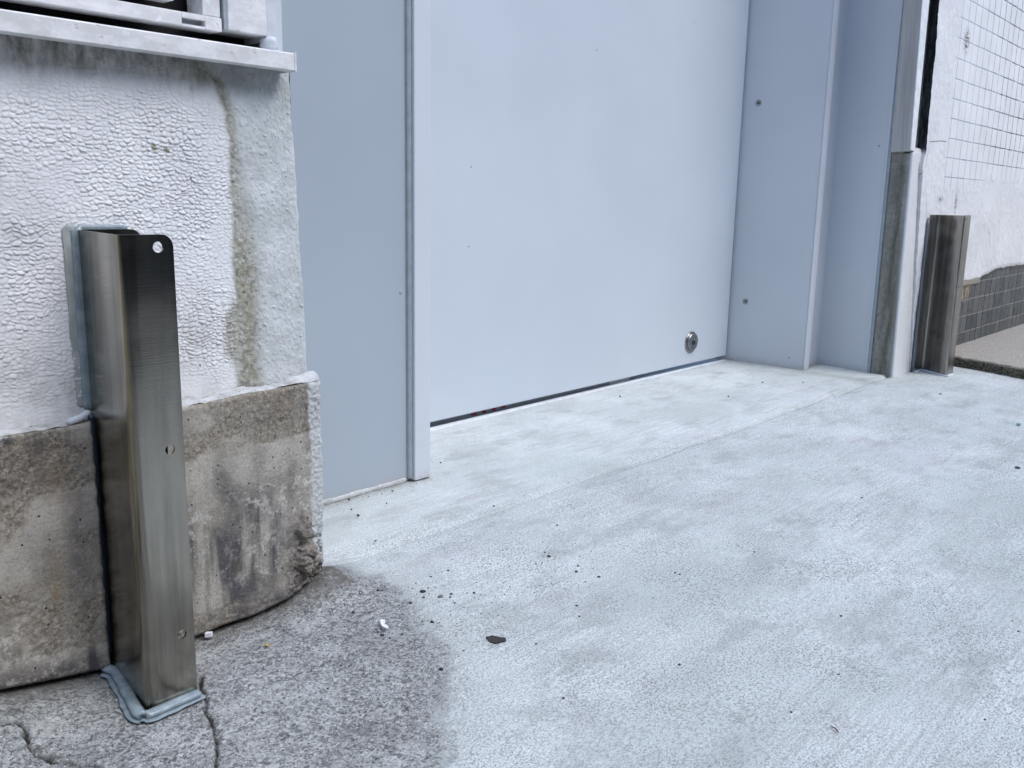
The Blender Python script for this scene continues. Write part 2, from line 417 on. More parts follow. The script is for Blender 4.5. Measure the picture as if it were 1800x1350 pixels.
def tilemat():
    """painted square tiles (pitch .080 x .0745) over bare dark tiles at the foot"""
    b = B('painted_tile_wall')
    s = b.sep()
    def grid(v, pitch, off):
        f = b.math('FRACT', b.math('DIVIDE', b.math('ADD', v, off), pitch))
        return b.math('MULTIPLY', b.math('SUBTRACT', .5, b.math('ABSOLUTE', b.math('SUBTRACT', f, .5))), pitch)
    wob = b.math('MULTIPLY', b.math('SUBTRACT', b.noise(9, 3), .5), .004)
    dx = grid(b.math('ADD', s[0], wob), .0802, -3.903 + .0802 * 60)
    dz = grid(b.math('ADD', s[2], wob), .0745, -.766 + .0745 * 20)
    jn = b.math('MULTIPLY', b.math('SUBTRACT', b.noise(140, 4, .7), .5), .0022)
    lx = b.ramp(b.math('ADD', dx, jn), .0018, .0042, 1., 0.); lz = b.ramp(b.math('ADD', dz, jn), .0014, .0030, 1., 0.)
    line = b.math('MAXIMUM', lx, lz); lxb = b.ramp(dx, .0022, .0046, 1., 0.)
    tiled = b.attr('tiled'); bare = b.attr('bare'); gap = b.attr('openjoint')
    white = b.mix(b.ramp(b.noise(6, 5, .6), .3, .7), (.78, .79, .80), (.86, .865, .87))
    white = b.mix(b.ramp(b.noise(170, 5, .75), .60, .70, 0, .55), white, (.52, .55, .60))
    crk = b.ramp(b.voro(5, b.map((1, 1, .45)), 'DISTANCE_TO_EDGE'), 0, .006, 1., 0.)
    crk = b.math('MULTIPLY', crk, b.ramp(b.noise(4, 3, .5, b.map((1, 1, 1), (8, 1, 1))), .52, .58))
    filled = b.mix(b.ramp(b.noise(12, 4), .3, .7), (.42, .46, .53), (.64, .68, .73))
    og = b.math('MULTIPLY', gap, b.ramp(b.noise(1, 4, .65, b.map((16, 16, 16), (3, 0, 5))), .30, .62))
    lc = b.mix(og, filled, (.045, .038, .035))
    white = b.mix(b.math('MULTIPLY', line, tiled), white, lc)
    white = b.mix(b.math('MULTIPLY', crk, b.math('SUBTRACT', 1., tiled)), white, (.16, .16, .17))
    white = b.mix(b.math('MULTIPLY', b.attr('chip'), b.ramp(b.noise(95, 5, .75), .46, .54)), white, (.07, .055, .045))
    # bare tiles: each tile its own shade
    cx = b.math('FLOOR', b.math('DIVIDE', b.math('ADD', s[0], -3.903 + .0802 * 60), .0802)); cz = b.math('FLOOR', b.math('DIVIDE', b.math('ADD', s[2], -.766 + .0745 * 20), .0745))
    wn = b.t.nodes.new('ShaderNodeTexWhiteNoise'); wn.noise_dimensions = '2D'
    cb = b.t.nodes.new('ShaderNodeCombineXYZ'); b.t.links.new(cx, cb.inputs[0]); b.t.links.new(cz, cb.inputs[1]); b.t.links.new(cb.outputs[0], wn.inputs[0])
    dk = b.mix(wn.outputs[0], (.055, .064, .07), (.12, .122, .12))
    dk = b.mix(b.ramp(b.noise(1, 5, .7, b.map((35, 35, 8))), .48, .72, 0, .4), dk, (.20, .19, .18))
    dk = b.mix(b.math('MULTIPLY', b.attr('ochre'), b.ramp(b.noise(30, 4), .4, .6)), dk, (.33, .27, .16))
    dk = b.mix(lz, dk, (.26, .245, .23)); dk = b.mix(lxb, dk, (.02, .019, .019))
    dk = b.mix(b.math('MULTIPLY', b.attr('ledge'), .9), dk, (.40, .37, .32))
    bm_ = b.ramp(b.math('ADD', bare, b.math('MULTIPLY', b.math('SUBTRACT', b.noise(1, 5, .75, b.map((55, 55, 30))), .5), .75)), .42, .58)
    c = b.mix(bm_, white, dk)
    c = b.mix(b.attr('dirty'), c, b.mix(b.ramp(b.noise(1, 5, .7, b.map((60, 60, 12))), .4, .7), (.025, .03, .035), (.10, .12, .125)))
    b.set('Base Color', c).set('Roughness', b.ramp(bm_, 0, 1, .6, .45)).set('Specular IOR Level', .3)
    plaster = b.math('MULTIPLY', b.math('SUBTRACT', 1., tiled), b.noise(150, 5, .75))
    h = b.math('ADD', b.math('MULTIPLY', plaster, 1.6), b.math('MULTIPLY', b.math('SUBTRACT', 1., line), b.math('ADD', b.math('MULTIPLY', tiled, .6), bm_)))
    h = b.math('ADD', h, b.math('MULTIPLY', b.noise(60, 4), .4))
    b.set('Normal', b.bump(h, .6, .003))
    return b.m
M_TILE = tilemat()

def pavemat():
    b = B('weathered_pavement_concrete')
    c = b.mix(b.ramp(b.noise(180, 5, .75), .36, .66), (.20, .18, .15), (.50, .46, .40))
    c = b.mix(b.ramp(b.noise(7, 5, .6), .4, .7, 0, .5), c, (.30, .28, .25))
    f = b.attr('face')
    fc = b.mix(b.ramp(b.noise(110, 5, .8), .4, .62), (.03, .027, .02), (.20, .18, .13))
    c = b.mix(f, c, fc)
    b.set('Base Color', c).set('Roughness', .9)
    b.set('Normal', b.bump(b.noise(160, 5, .75), .8, .004))
    return b.m
M_PAVE = pavemat()

M_ROAD = plain('asphalt', (.05, .05, .052), .9)
M_STONE = plain('dark_stone', (.045, .042, .045), .85)
M_STONE2 = plain('grey_stone', (.17, .16, .155), .85)
M_FLAKE = plain('dark_bark', (.035, .033, .032), .8)
M_WHITE = plain('white_chip', (.80, .82, .84), .5)
M_TWIG = plain('red_twig', (.16, .06, .05), .7)
M_FACADE = plain('far_facade', (.075, .064, .048), .8)
M_FACADE2 = plain('far_shutter', (.03, .032, .03), .6)
M_POSTSTEEL = None
def poststeel():
    b = B('beige_steel_post')
    c = b.mix(b.ramp(b.noise(1, 4, .6, b.map((60, 60, 3))), .3, .7), (.40, .385, .375), (.52, .50, .49))
    c = b.mix(speck(b, 25, .09, .12), c, (.12, .11, .10))
    b.set('Base Color', c).set('Roughness', .5).set('Metallic', .1)
    return b.m
M_POSTSTEEL = poststeel()
def jointmat():
    b = B('dark_open_joint')
    c = b.mix(b.ramp(b.noise(1, 5, .7, b.map((60, 60, 14))), .4, .7), (.03, .036, .04), (.11, .125, .13))
    b.set('Base Color', c).set('Roughness', .8); b.set('Normal', b.bump(b.noise(200, 4), .6, .003))
    return b.m
M_JOINT = jointmat()
M_WFRAME = M_ALU
M_INTERIOR = plain('interior_dark', (.05, .055, .06), .8)
M_INBOX = plain('grey_floor_box', (.24, .27, .31), .6)
M_INBOXL = plain('pale_floor_box', (.45, .47, .52), .6)
M_RED = plain('red_ink', (.35, .008, .02), .6)

# ================================================================== GROUND
OLD = [(0.905, 1.30), (0.90, 1.245), (0.915, 1.195), (0.933, 1.133), (0.922, 1.049), (0.89, 0.966), (0.843, 0.885), (0.793, 0.823), (0.728, 0.769), (0.679, 0.732), (0.646, 0.701), (0.548, 0.599), (.30, -.05), (.30, -1.2), (-12, -1.2), (-12, 1.30)]
CR1 = [(0.582, 1.086), (0.553, 1.03), (0.541, 0.99), (0.527, 0.962), (0.512, 0.93), (0.505, 0.914), (0.484, 0.872), (.46, .83)]
CR2 = [(0.30, 1.145), (0.351, 1.12), (0.357, 1.087), (0.358, 1.049), (0.368, 1.025), (0.39, 0.985), (.40, .94)]
def axis(coarse_lo, a, b, c, st1, st2, coarse_hi):
    return np.concatenate([coarse_lo, np.arange(a, b, st1), np.arange(b, c, st2), coarse_hi])
gx = axis([-60, -20, -8, -3, -1, 0, .2], .3, 1.05, 4.3, .0026, .0065, [4.4, 4.8, 6, 9, 20, 60])
gy = np.concatenate([[-60, -20, -8, -3, -1, -.4], np.arange(0, .8, .0065), np.arange(.8, 1.24, .0026), np.arange(1.242, 1.33, .008), [1.5, 1.7, 2, 3, 8, 60]])
GX, GY = np.meshgrid(gx, gy, indexing='ij')
wob = .012 * fbm(GX * 30, GY * 30, 3, 4)
dold = seg_dist(GX + wob, GY + wob, OLD[:12])
ins = inside(GX + wob, GY + wob, OLD)
sd = np.where(ins, dold, -dold)
old = sstep(-.075, .050, sd + .034 * fbm(GX * 9, GY * 9, 6, 4) + .014 * fbm(GX * 55, GY * 55, 7, 3))
hgt = -.006 * sstep(-.06, .05, sd)
near = sstep(-.3, .1, GY) * (GX > .2) * (GX < 4.35)
hgt += near * (.0016 * fbm(GX * 14, GY * 14, 11, 4) + .003 * fbm(GX * 2.2, GY * 2.2, 5, 3))
hgt += old * near * .0011 * fbm(GX * 110, GY * 110, 31, 3)
hgt += .032 * np.exp(-((GX - .875) ** 2 + (GY - 1.20) ** 2) / (2 * .045 ** 2))
hgt += .026 * np.clip((.49 - GX) / .14, 0, 1) * sstep(1.02, 1.19, GY) * (GX > -2)
# joints where ramp dips in front of the sill slab
hgt += -.004 * np.exp(-((GY - 1.235) / .03) ** 2) * sstep(1.0, 2.6, GX) - .012 * sstep(1.236, 1.27, GY) * (GX > .86) * (GX < 3.8)
slab_edge = np.interp(GX, np.arange(.86, 3.74, .008), 1.232 + .010 * fbm(np.arange(.86, 3.74, .008) * 6, np.arange(.86, 3.74, .008) * 0, 41, 4))
ck = np.minimum(seg_dist(GX + .007 * fbm(GX * 45, GY * 45, 77, 3), GY + .007 * fbm(GX * 45, GY * 45, 78, 3), CR1),
                seg_dist(GX + .012 * fbm(GX * 45, GY * 45, 79, 3), GY + .012 * fbm(GX * 45, GY * 45, 80, 3), CR2))
wdt = .0006 + .0016 * vnoise(GX * 40, GY * 40, 5)
crack = sstep(wdt + .0022, wdt * .5, ck)
hgt -= .006 * crack
rut = np.exp(-((GY - slab_edge + .004) / .0035) ** 2) * sstep(1.5, 2.1, GX) * (GX < 3.6) * (.4 + .6 * vnoise(GX * 9, GY * 0, 46))
hgt -= .004 * rut
crack = np.maximum(crack, .48 * rut)
spots = [(.99, .486, .012), (1.126, .932, .010), (2.742, .878, .02)]
spot = np.zeros_like(GX)
for sx, sy, r in spots: spot = np.maximum(spot, np.exp(-((GX - sx) ** 2 + (GY - sy) ** 2) / (r * r)))
damp = .75 * np.exp(-((1.185 - GY) / .035) ** 2) * (GX < .9) * (GX > -3) + .6 * np.exp(-((GX - .90) ** 2 + (GY - 1.19) ** 2) / .045 ** 2)
me = grid_mesh('ground', np.stack([GX, GY, hgt], -1), dict(old=old, crack=crack, spot=spot, damp=np.clip(damp, 0, 1)))
tag(link('ground', me, M_GROUND), kind='structure')

# smooth sill slab inside the opening
sx = np.arange(.86, 3.74, .008); sy = np.concatenate([np.arange(1.205, 1.30, .003), np.arange(1.30, 1.875, .01)])
SX, SY = np.meshgrid(sx, sy, indexing='ij')
edge_y = 1.232 + .010 * fbm(SX * 6, SX * 0, 41, 4) + .004 * fbm(SX * 40, SY * 3, 42, 3)
top = .0006 + .0035 * sstep(1.5, 3.0, SX) + .001 * fbm(SX * 12, SY * 12, 44, 3)
wf_ = .075 - .058 * sstep(1.7, 2.9, SX)
SZ = -.010 + (top + .010) * sstep(0, 1, (SY - edge_y + .3 * wf_) / wf_)
SZ += .016 * np.exp(-((SX - .89) ** 2 + (SY - 1.24) ** 2) / .05 ** 2)
ed = np.exp(-((1.535 - SY) / .03) ** 2) * ((SX < 1.42) | (SX > 3.42)) + .5 * np.exp(-(np.abs(SX - 3.40) / .04) ** 2)
me = grid_mesh('door_sill', np.stack([SX, SY, SZ], -1), dict(damp=np.clip(ed, 0, 1) * .6, slab=np.clip(sstep(0, .03 + .12 * sstep(2.6, 1.5, SX), SY - edge_y), 0, 1)))
tag(link('door_sill', me, M_GROUND), kind='structure')

# raised pavement on the right with its broken kerb face
def kerb_x(y): return 4.02 + (y - 1.12) * .36
py = np.arange(-2.0, 1.235, .012)
V = []; F = []
prof = [(0., -.03), (.001, .0), (.002, .012), (.001, .024), (.003, .033), (.008, .041), (.016, .043)]
offs = list(np.arange(.03, 1.0, .015)) + [1.3, 2, 4, 12]
for y in py:
    row = []; fr = []
    for i, (d, z) in enumerate(prof):
        n = .012 * float(fbm(y * 30, z * 60 + 3, 51, 4)) if i < 6 else .004 * float(fbm(y * 20, 2., 52, 3))
        row.append((kerb_x(y) + d + n, y, z + (.003 * float(fbm(y * 25, 1., 53, 3)) if i > 3 else 0))); fr.append(1. if i < 5 else .25 if i == 5 else 0.)
    for o in offs:
        x = kerb_x(y) + o
        row.append((x, y, .042 - .004 * min(1, o) + .002 * float(fbm(x * 20, y * 20, 54, 3)))); fr.append(0.)
    V.append(row); F.append(fr)
me = grid_mesh('pavement', np.array(V), dict(face=np.array(F)), flip=True)
tag(link('pavement', me, M_PAVE), kind='structure')

# street beyond the apron, behind the viewpoint
o = box('road', -40, 40, -5.2, -1.1, -.05, .006, M_ROAD); tag(o, kind='structure')

# ================================================================== LEFT WALL
wall = empty('rendered_wall', (.45, 1.2, 0), 'white pebbled plaster wall with a stained concrete plinth, left of the grey door', 'wall')
xs = np.concatenate([[-.4, -.2, 0, .2], np.arange(.36, .862, .00105)])
zs = np.concatenate([np.arange(.33, .850, .00105)])
X, Zz = np.meshgrid(xs, zs, indexing='ij')
BND = [(.681, .86), (.6801, .8237), (.7089, .8006), (.7246, .7599), (.7286, .7132), (.7287, .6576), (.728, .5846), (.7268, .5185), (.728, .47), (.725, .40), (.735, .30)]
bz = np.array([p[1] for p in BND])[::-1]; bx = np.array([p[0] for p in BND])[::-1]
bound = np.interp(Zz, bz, bx) + .005 * fbm(X * 40, Zz * 40, 60, 3)
smooth = sstep(-.004, .006, X - bound)
xw = X + .0065 * fbm(X * 42, Zz * 42, 64, 3); zw = Zz + .0060 * fbm(X * 42, Zz * 42, 65, 3)
f1, f2, cid, dz1 = worley(xw * 112, zw * 188, 5)
e = f2 - f1
cell = sstep(.0, .34, e) * (.45 + .9 * cid) * (1.0 - .75 * np.clip(dz1, -.8, .8))
g1_, g2_, gid, gz1 = worley(xw * 150 + 7, zw * 240 + 3, 15)
cell += .20 * sstep(0, .3, g2_ - g1_) * (gid - .3)
big = .6 + .9 * sstep(-.5, .5, fbm(X * 11, Zz * 11, 66, 3))
low = sstep(.36, .44, Zz + .02 * fbm(X * 20, Zz * 9, 67, 3))
topf = 1 - .45 * sstep(.74, .80, Zz)
amp = .00105 * big * topf * (1 - smooth) * (.25 + .75 * low)
# tilted scales catch light from above
tilt = (zw * 125 - np.floor(zw * 125))
d = amp * cell
d += smooth * (.0008 * fbm(X * 200, Zz * 200, 70, 3) + .0012 * fbm(X * 25, Zz * 25, 71, 3))
band = sstep(.045, .0, X - bound) * sstep(-.004, .004, X - bound)
lump = smooth * band * .0022 * np.clip(fbm(X * 120, Zz * 120, 73, 3), -.2, 1)
d += lump
grit = smooth * np.clip(fbm(X * 260, Zz * 260, 75, 2) - .42, 0, 1) * .0035
d += grit
d += .0035 * fbm(X * 4, Zz * 4, 76, 3)
# corner rounding, leaning edge
xe = .856 - (Zz - .37) * .0395 + .0014 * fbm(Zz * 60, X * 0, 78, 3)
Xc = np.where(X > .80, X + (xe - .8616) * np.clip((X - .80) / .0616, 0, 1), X)
rr = np.clip((Xc - (xe - .006)) / .006, 0, 1)
Y = 1.2 - d + .006 * (1 - np.sqrt(np.clip(1 - rr * rr, 0, 1)))
stain = np.zeros_like(X)
w = .018 + .030 * sstep(.78, .50, Zz)
stain = sstep(w * 1.25, w * .5, X - bound) * sstep(-.006, .006, X - bound) * (.62 + .30 * sstep(.66, .46, Zz)) * (.6 + .6 * vnoise(X * 40, Zz * 9, 89))
patch = sstep(.036, .022, np.hypot((X - .738) * 1.0, (Zz - .445) * .46) + .006 * fbm(X * 70, Zz * 70, 81, 3)) * sstep(.388, .405, Zz)
stain = np.maximum(stain, patch * .72)
stain = np.maximum(stain, .8 * np.exp(-((X - bound - .006) / .006) ** 2) * sstep(.58, .72, Zz))
stain = np.maximum(stain, .9 * np.exp(-((X - .688) / .02) ** 2 - ((Zz - .815) / .016) ** 2))
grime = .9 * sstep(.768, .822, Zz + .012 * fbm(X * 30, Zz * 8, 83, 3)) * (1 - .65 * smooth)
grime = np.maximum(grime, .30 * sstep(.39, .355, Zz + .02 * fbm(X * 25, Zz * 6, 84, 3)) * (X < .7))
grime = np.maximum(grime, .14 * sstep(.25, .6, fbm(X * 7 + 3, Zz * 3, 85, 4)) * (1 - smooth))
groove_shade = (1 - sstep(.03, .22, e)) * (1 - smooth) * low * topf  # shade in the creases between render cells, painted into the colour
for (sx_, sz_, rx_, rz_, a_) in ((.405, .665, .03, .022, .55), (.43, .60, .05, .018, .25), (.41, .43, .05, .03, .45), (.66, .46, .035, .05, .35), (.63, .42, .04, .02, .35), (.47, .395, .06, .02, .4)):
    grime = np.maximum(grime, a_ * np.exp(-((X - sx_) / rx_) ** 2 - ((Zz - sz_) / rz_) ** 2))
chipm = [(.617, .707, .006), (.634, .7065, .004), (.70, .557, .003)]
for cx, cz, r in chipm: stain = np.maximum(stain, 1.0 * sstep(r, r * .4, np.hypot(X - cx, Zz - cz) + .004 * fbm(X * 200, Zz * 200, 88, 2)))
rows = np.stack([Xc, Y, Zz], -1)
# return face going back to the grey side panel
ret = rows[-1:].copy(); extra = []
for yy in (1.215, 1.25, 1.32, 1.42, 1.53):
    r = ret.copy(); r[..., 1] = yy; r[..., 0] = ret[..., 0] + .001; extra.append(r)
rows = np.concatenate([rows] + extra, 0)
def padr(a, v=None): return np.concatenate([a] + [a[-1:] if v is None else np.full_like(a[-1:], v)] * 5, 0)
me = grid_mesh('render_coat', rows, dict(smooth=padr(smooth), stain=padr(stain * 0 + stain), grime=padr(grime), groove_shade=padr(groove_shade)), flip=True)
link('render_coat', me, M_STUCCO, wall)
box('wall_core', -.4, .846, 1.215, 1.50, -.02, .846, M_BLACK, wall)  # painted black for the shade in the plinth slot and foot gap
box('upper_wall', -3, .83, 1.29, 1.53, .846, 2.6, M_STUCCO, wall)

nb = box('added_ochre_wall', -9, -.405, 1.17, 1.6, -.05, 4.0, plain('ochre_wall', (.46, .33, .09), .7)); tag(nb, 'added unseen ochre wall, tints the reflection in the left steel guard', 'wall')  # out-of-view wall, added to turn the guard's bend brown
# plinth, in two lengths left and right of the slot behind the steel guard
def plinth(x0, x1, endnoise):
    xs = np.concatenate([np.array([x0, -.1, .1, .25]) if x0 < 0 else np.array([]), np.arange(max(x0, .33), x1, .0017), [x1]])
    zs = np.arange(-.012, .358, .0017)
    X, Zz = np.meshgrid(xs, zs, indexing='ij')
    # ground follows up at the corner and to the left
    gz = .030 * np.exp(-((X - .875) ** 2) / (2 * .05 ** 2)) + .026 * np.clip((.49 - X) / .14, 0, 1) - .006
    gap = .006 + .004 * vnoise(X * 25, X * 0, 91)
    topz = .3535 + .006 * sstep(.60, .85, X) + .0025 * fbm(X * 20, X * 0, 92, 3)
    t = (Zz + .012) / .37
    Z2 = (gz + gap) + (topz - gz - gap) * t
    rough = sstep(.10, .35, fbm(X * 9 + 2, Z2 * 16, 93, 4) + .35 * np.exp(-((Z2 - .29) / .03) ** 2) + .3 * np.exp(-((X - .36) / .06) ** 2 - ((Z2 - .27) / .05) ** 2))
    d = .0016 * fbm(X * 14, Z2 * 14, 94, 4) + .0014 * rough * fbm(X * 150, Z2 * 150, 95, 3)
    paintm = np.zeros_like(X)
    if x1 > .8:
        pb = .838 + .006 * fbm(Z2 * 50, X * 0, 96, 4) + .004 * sstep(.1, .0, Z2)
        paintm = sstep(-.002, .004, X - pb)
        d += paintm * .0020 * fbm(X * 260, Z2 * 260, 97, 3) + .0028 * np.exp(-((X - pb) / .003) ** 2) * np.clip(.4 + fbm(X * 90, Z2 * 60, 98, 3), 0, 1.4)
        # broken lower corner with lifted chunks
        brk = sstep(.155, .05, Z2) * sstep(.775, .83, X)
        w1, w2, wid, _dz = worley(X * 42 + .6 * fbm(X * 60, Z2 * 60, 106, 3), Z2 * 40 + .6 * fbm(X * 60, Z2 * 60, 107, 3), 9)
        d += brk * (.015 * (wid - .55) - .007 * sstep(.12, .0, w2 - w1) + .004 * fbm(X * 34, Z2 * 30, 99, 4) - .002 + .007 * np.abs(fbm(X * 120, Z2 * 110, 104, 4)) - .006 * sstep(.12, .0, np.abs(fbm(X * 45, Z2 * 60, 105, 3))))
        c1 = sstep(.019, .012, np.hypot((X - .822) * 1.25, (Z2 - .128) * .72) + .007 * fbm(X * 90, Z2 * 90, 100, 3))
        c2 = sstep(.026, .017, np.hypot((X - .832) * 1.0, (Z2 - .068) * .9) + .009 * fbm(X * 80, Z2 * 80, 101, 3))
        d += .011 * c1 + .014 * c2
        rough = np.maximum(rough, np.maximum(brk, np.maximum(c1, c2)) * .9)
        paintm = paintm * (1 - sstep(.09, .05, Z2) * .8)
    else: pb = None
    xe = x1 + endnoise * fbm(Z2 * 70, X * 0, 102, 3)
    r = .007
    k = np.clip((X - (x1 - r)) / r, 0, 1); kt = np.clip((Z2 - (topz - r)) / r, 0, 1); kb = np.clip((gz + gap + .006 - Z2) / .006, 0, 1)
    Y = 1.178 - d + r * (1 - np.sqrt(np.clip(1 - k * k, 0, 1))) + r * (1 - np.sqrt(np.clip(1 - kt * kt, 0, 1))) + .004 * kb ** 2
    X2 = X + (xe - x1) * np.clip((X - x1 + .05) / .05, 0, 1)
    V = np.stack([X2, Y, Z2], -1)
    endf = []
    for yy in (1.19, 1.205) if x1 < .8 else (1.19, 1.205, 1.3, 1.4, 1.53):
        q = V[-1:].copy(); q[..., 1] = yy; endf.append(q)
    V = np.concatenate([V] + endf, 0)
    # top and bottom returns
    tp = V[:, -1:].copy(); tp[..., 1] = np.maximum(tp[..., 1], 1.207)
    bt = V[:, :1].copy(); bt[..., 1] = np.maximum(bt[..., 1], 1.207)
    V = np.concatenate([bt, V, tp], 1)
    damp = .95 * sstep(.055, .012, Z2 - gz + .012 * fbm(X * 30, Z2 * 6, 103, 3))
    if x1 > .8:
        for (cx, cz, wx, wz, a) in ((.80, .335, .03, .02, .8), (.77, .315, .045, .014, .8), (.80, .10, .045, .07, .75), (.745, .20, .018, .09, .6), (.69, .19, .016, .08, .45), (.72, .05, .05, .03, .8), (.80, .20, .014, .07, .5)):
            damp = np.maximum(damp, a * np.exp(-((X - cx) / wx) ** 2 - ((Z2 - cz) / wz) ** 2))
    else:
        for (cx, cz, wx, wz, a) in ((.47, .18, .022, .13, .65), (.40, .315, .05, .02, .6), (.46, .325, .03, .02, .5), (.43, .19, .03, .04, .4)):
            damp = np.maximum(damp, a * np.exp(-((X - cx) / wx) ** 2 - ((Z2 - cz) / wz) ** 2))
    def pd(a):
        a = np.concatenate([a] + [a[-1:]] * len(endf), 0)
        return np.concatenate([a[:, :1], a, a[:, -1:]], 1)
    me = grid_mesh('plinth', V, dict(rough=pd(rough), paint=pd(paintm), damp=pd(np.clip(damp, 0, 1))), flip=True)
    return link('plinth', me, M_PLINTH, wall)
plinth(-.4, .5005, .002)
plinth(.600, .865, .003)

# white mortar fillet on top of the plinth
def fillet(x0, x1, nm):
    xs = np.arange(x0, x1, .003); u = np.linspace(0, 1, 9)
    X, U = np.meshgrid(xs, u, indexing='ij')
    top = .357 + .006 * sstep(.60, .85, X) + .002 * fbm(X * 40, X * 0, 110, 3)
    zt = top + .001 + .005 * fbm(X * 30, X * 0, 111, 3) + .007 * sstep(.79, .86, X)
    Yf = 1.1825 + .003 * fbm(X * 35, X * 0, 112, 3)
    Y = Yf + (1.199 - Yf) * U ** 1.4
    Z = top - .004 + (zt - top + .004) * (1 - (1 - U) ** 1.6) + .0014 * fbm(X * 110, U * 6, 113, 3)
    me = grid_mesh(nm, np.stack([X, Y, Z], -1), dict(smooth=np.ones_like(X), stain=.4 * sstep(.1, .5, fbm(X * 60, U * 3, 114, 3)), grime=np.zeros_like(X), groove_shade=np.zeros_like(X)), flip=True)
    return link(nm, me, M_MORTAR, wall)
def mortar():
    b = B('white_mortar')
    c = b.mix(b.ramp(b.noise(40, 5, .7), .3, .65), (.34, .34, .33), (.60, .61, .61))
    c = b.mix(speck(b, 150, .3, .35), c, (.14, .12, .10))
    b.set('Base Color', c).set('Roughness', .8); b.set('Normal', b.bump(b.noise(260, 5, .7), .6, .002))
    return b.m
M_MORTAR = mortar()
fillet(.330, .490, 'mortar_fillet'); fillet(.600, .867, 'mortar_fillet')

# ================================================================== WINDOW over the wall
win = empty('window', (.5, 1.2, .85), 'old aluminium window with a projecting sill above the white plaster wall', 'window')
bm = bmesh.new()
pl = [(1.160, .8225), (1.160, .8440), (1.1632, .8462), (1.215, .8520), (1.215, .8475), (1.1665, .8420), (1.1665, .8250), (1.178, .8235), (1.178, .8212), (1.1622, .8212)]
a = [bm.verts.new((-3, y, z - .004)) for y, z in pl]; c = [bm.verts.new((.8165, y, z + .0035)) for y, z in pl]
n = len(pl)
for i in range(n): bm.faces.new([a[i], a[(i + 1) % n], c[(i + 1) % n], c[i]])
bm.faces.new(a); bm.faces.new(c)
sill = bm_obj('sill', bm, M_ALU, win)
box('sill_end_cap', .8165, .8195, 1.1588, 1.214, .8240, .8505, M_ALU, win, .0008)
box('recess_shade', -3, .826, 1.262, 1.285, .846, 1.7, M_BLACK, win)  # black panel stands in for the shade between sill and rail
bm = bmesh.new(); add_box(bm, -3, .6665, 1.20, 1.232, .8695, .8875, .0012)
add_box(bm, .7005, .7262, 1.20, 1.232, .8695, .8875, .0012)
add_box(bm, .6667, .7003, 1.2003, 1.232, .8695, .8725); add_box(bm, .6667, .7003, 1.2003, 1.232, .8805, .8875)
rail = bm_obj('bottom_rail', bm, M_ALU, win)
box('drain_slot', .6667, .7003, 1.2125, 1.218, .8726, .8804, M_GASKET, win)
box('sash', .60, .6600, 1.206, 1.235, .9005, 1.7, M_ALU, win, .0015)
box('sash', -3, .5985, 1.212, 1.238, .8965, 1.7, M_ALU, win, .0015)
box('mullion', .6995, .7262, 1.203, 1.245, .8885, 1.7, M_ALU, win, .0012)
box('jamb_plate', .7345, .7975, 1.197, 1.25, .8735, 1.7, M_ALU, win, .0015)
box('jamb_lip', .7290, .7343, 1.199, 1.25, .8735, 1.7, M_GASKET, win)
prism('edge_trim', [(.7985, 1.199), (.8140, 1.199), (.8140, 1.26), (.7985, 1.26)], .8665, 1.7, M_SEALW, win)
prism('corner_strip', [(.8145, 1.203), (.8265, 1.203), (.8265, 1.53), (.8145, 1.53)], .8555, 1.7, M_FRAME, win)
# lump of sealant in the sill corner
bm = bmesh.new(); bmesh.ops.create_icosphere(bm, subdivisions=3, radius=1)
for v in bm.verts:
    n = 1 + .35 * float(fbm(v.co.x * 2 + 5, v.co.z * 2 + v.co.y, 120, 3))
    v.co = Vector((.803 + v.co.x * .011 * n, 1.203 + v.co.y * .016 * n, .862 + v.co.z * .012 * n))
bm_obj('sealant_blob', bm, M_SEALW, win, True)

# ================================================================== DOOR
door = empty('sliding_door', (2.4, 1.84, 0), 'pale blue grey flat steel sliding door with a round lock low on the right', 'door')
box('leaf', 1.38, 3.408, 1.84, 1.858, .0235, 2.5, M_DOOR, door, .003, 3)
lathe('lock_plate', [(.0425, 0), (.0425, .0035), (.041, .0048), (.036, .005)], (3.116, 1.84, .110), (0, -1, 0), M_LOCK, door, 40)
lk = lathe('lock_disc', [(.0345, .004), (.0345, .0105), (.033, .0125), (.012, .0128), (.010, .0115)], (3.118, 1.84, .112), (0, -1, 0), M_LOCK, door, 40)
lathe('keyhole', [(.0095, .0118), (.009, .0150), (.0055, .0152), (.0045, .0135)], (3.119, 1.84, .109), (0, -1, 0), M_DARKMETAL, door, 20)
# door threshold strip and the dim space seen through the gap
thr = box('threshold_strip', 1.40, 3.40, 1.833, 1.852, -.01, .0058, plain('threshold_alu', (.78, .80, .83), .5), None, .001)
tag(thr, 'thin pale metal strip on the concrete under the sliding door', 'threshold')
inn = empty('floor_crate', (2.2, 1.93, 0), 'dark grey box with small red characters seen through the gap under the door', 'box')
box('side', 1.40, 2.78, 1.866, 2.2, .0, .15, M_INBOX, inn)
box('pale_patch', 2.62, 2.74, 1.8646, 1.8658, .0, .10, M_INBOXL, inn)
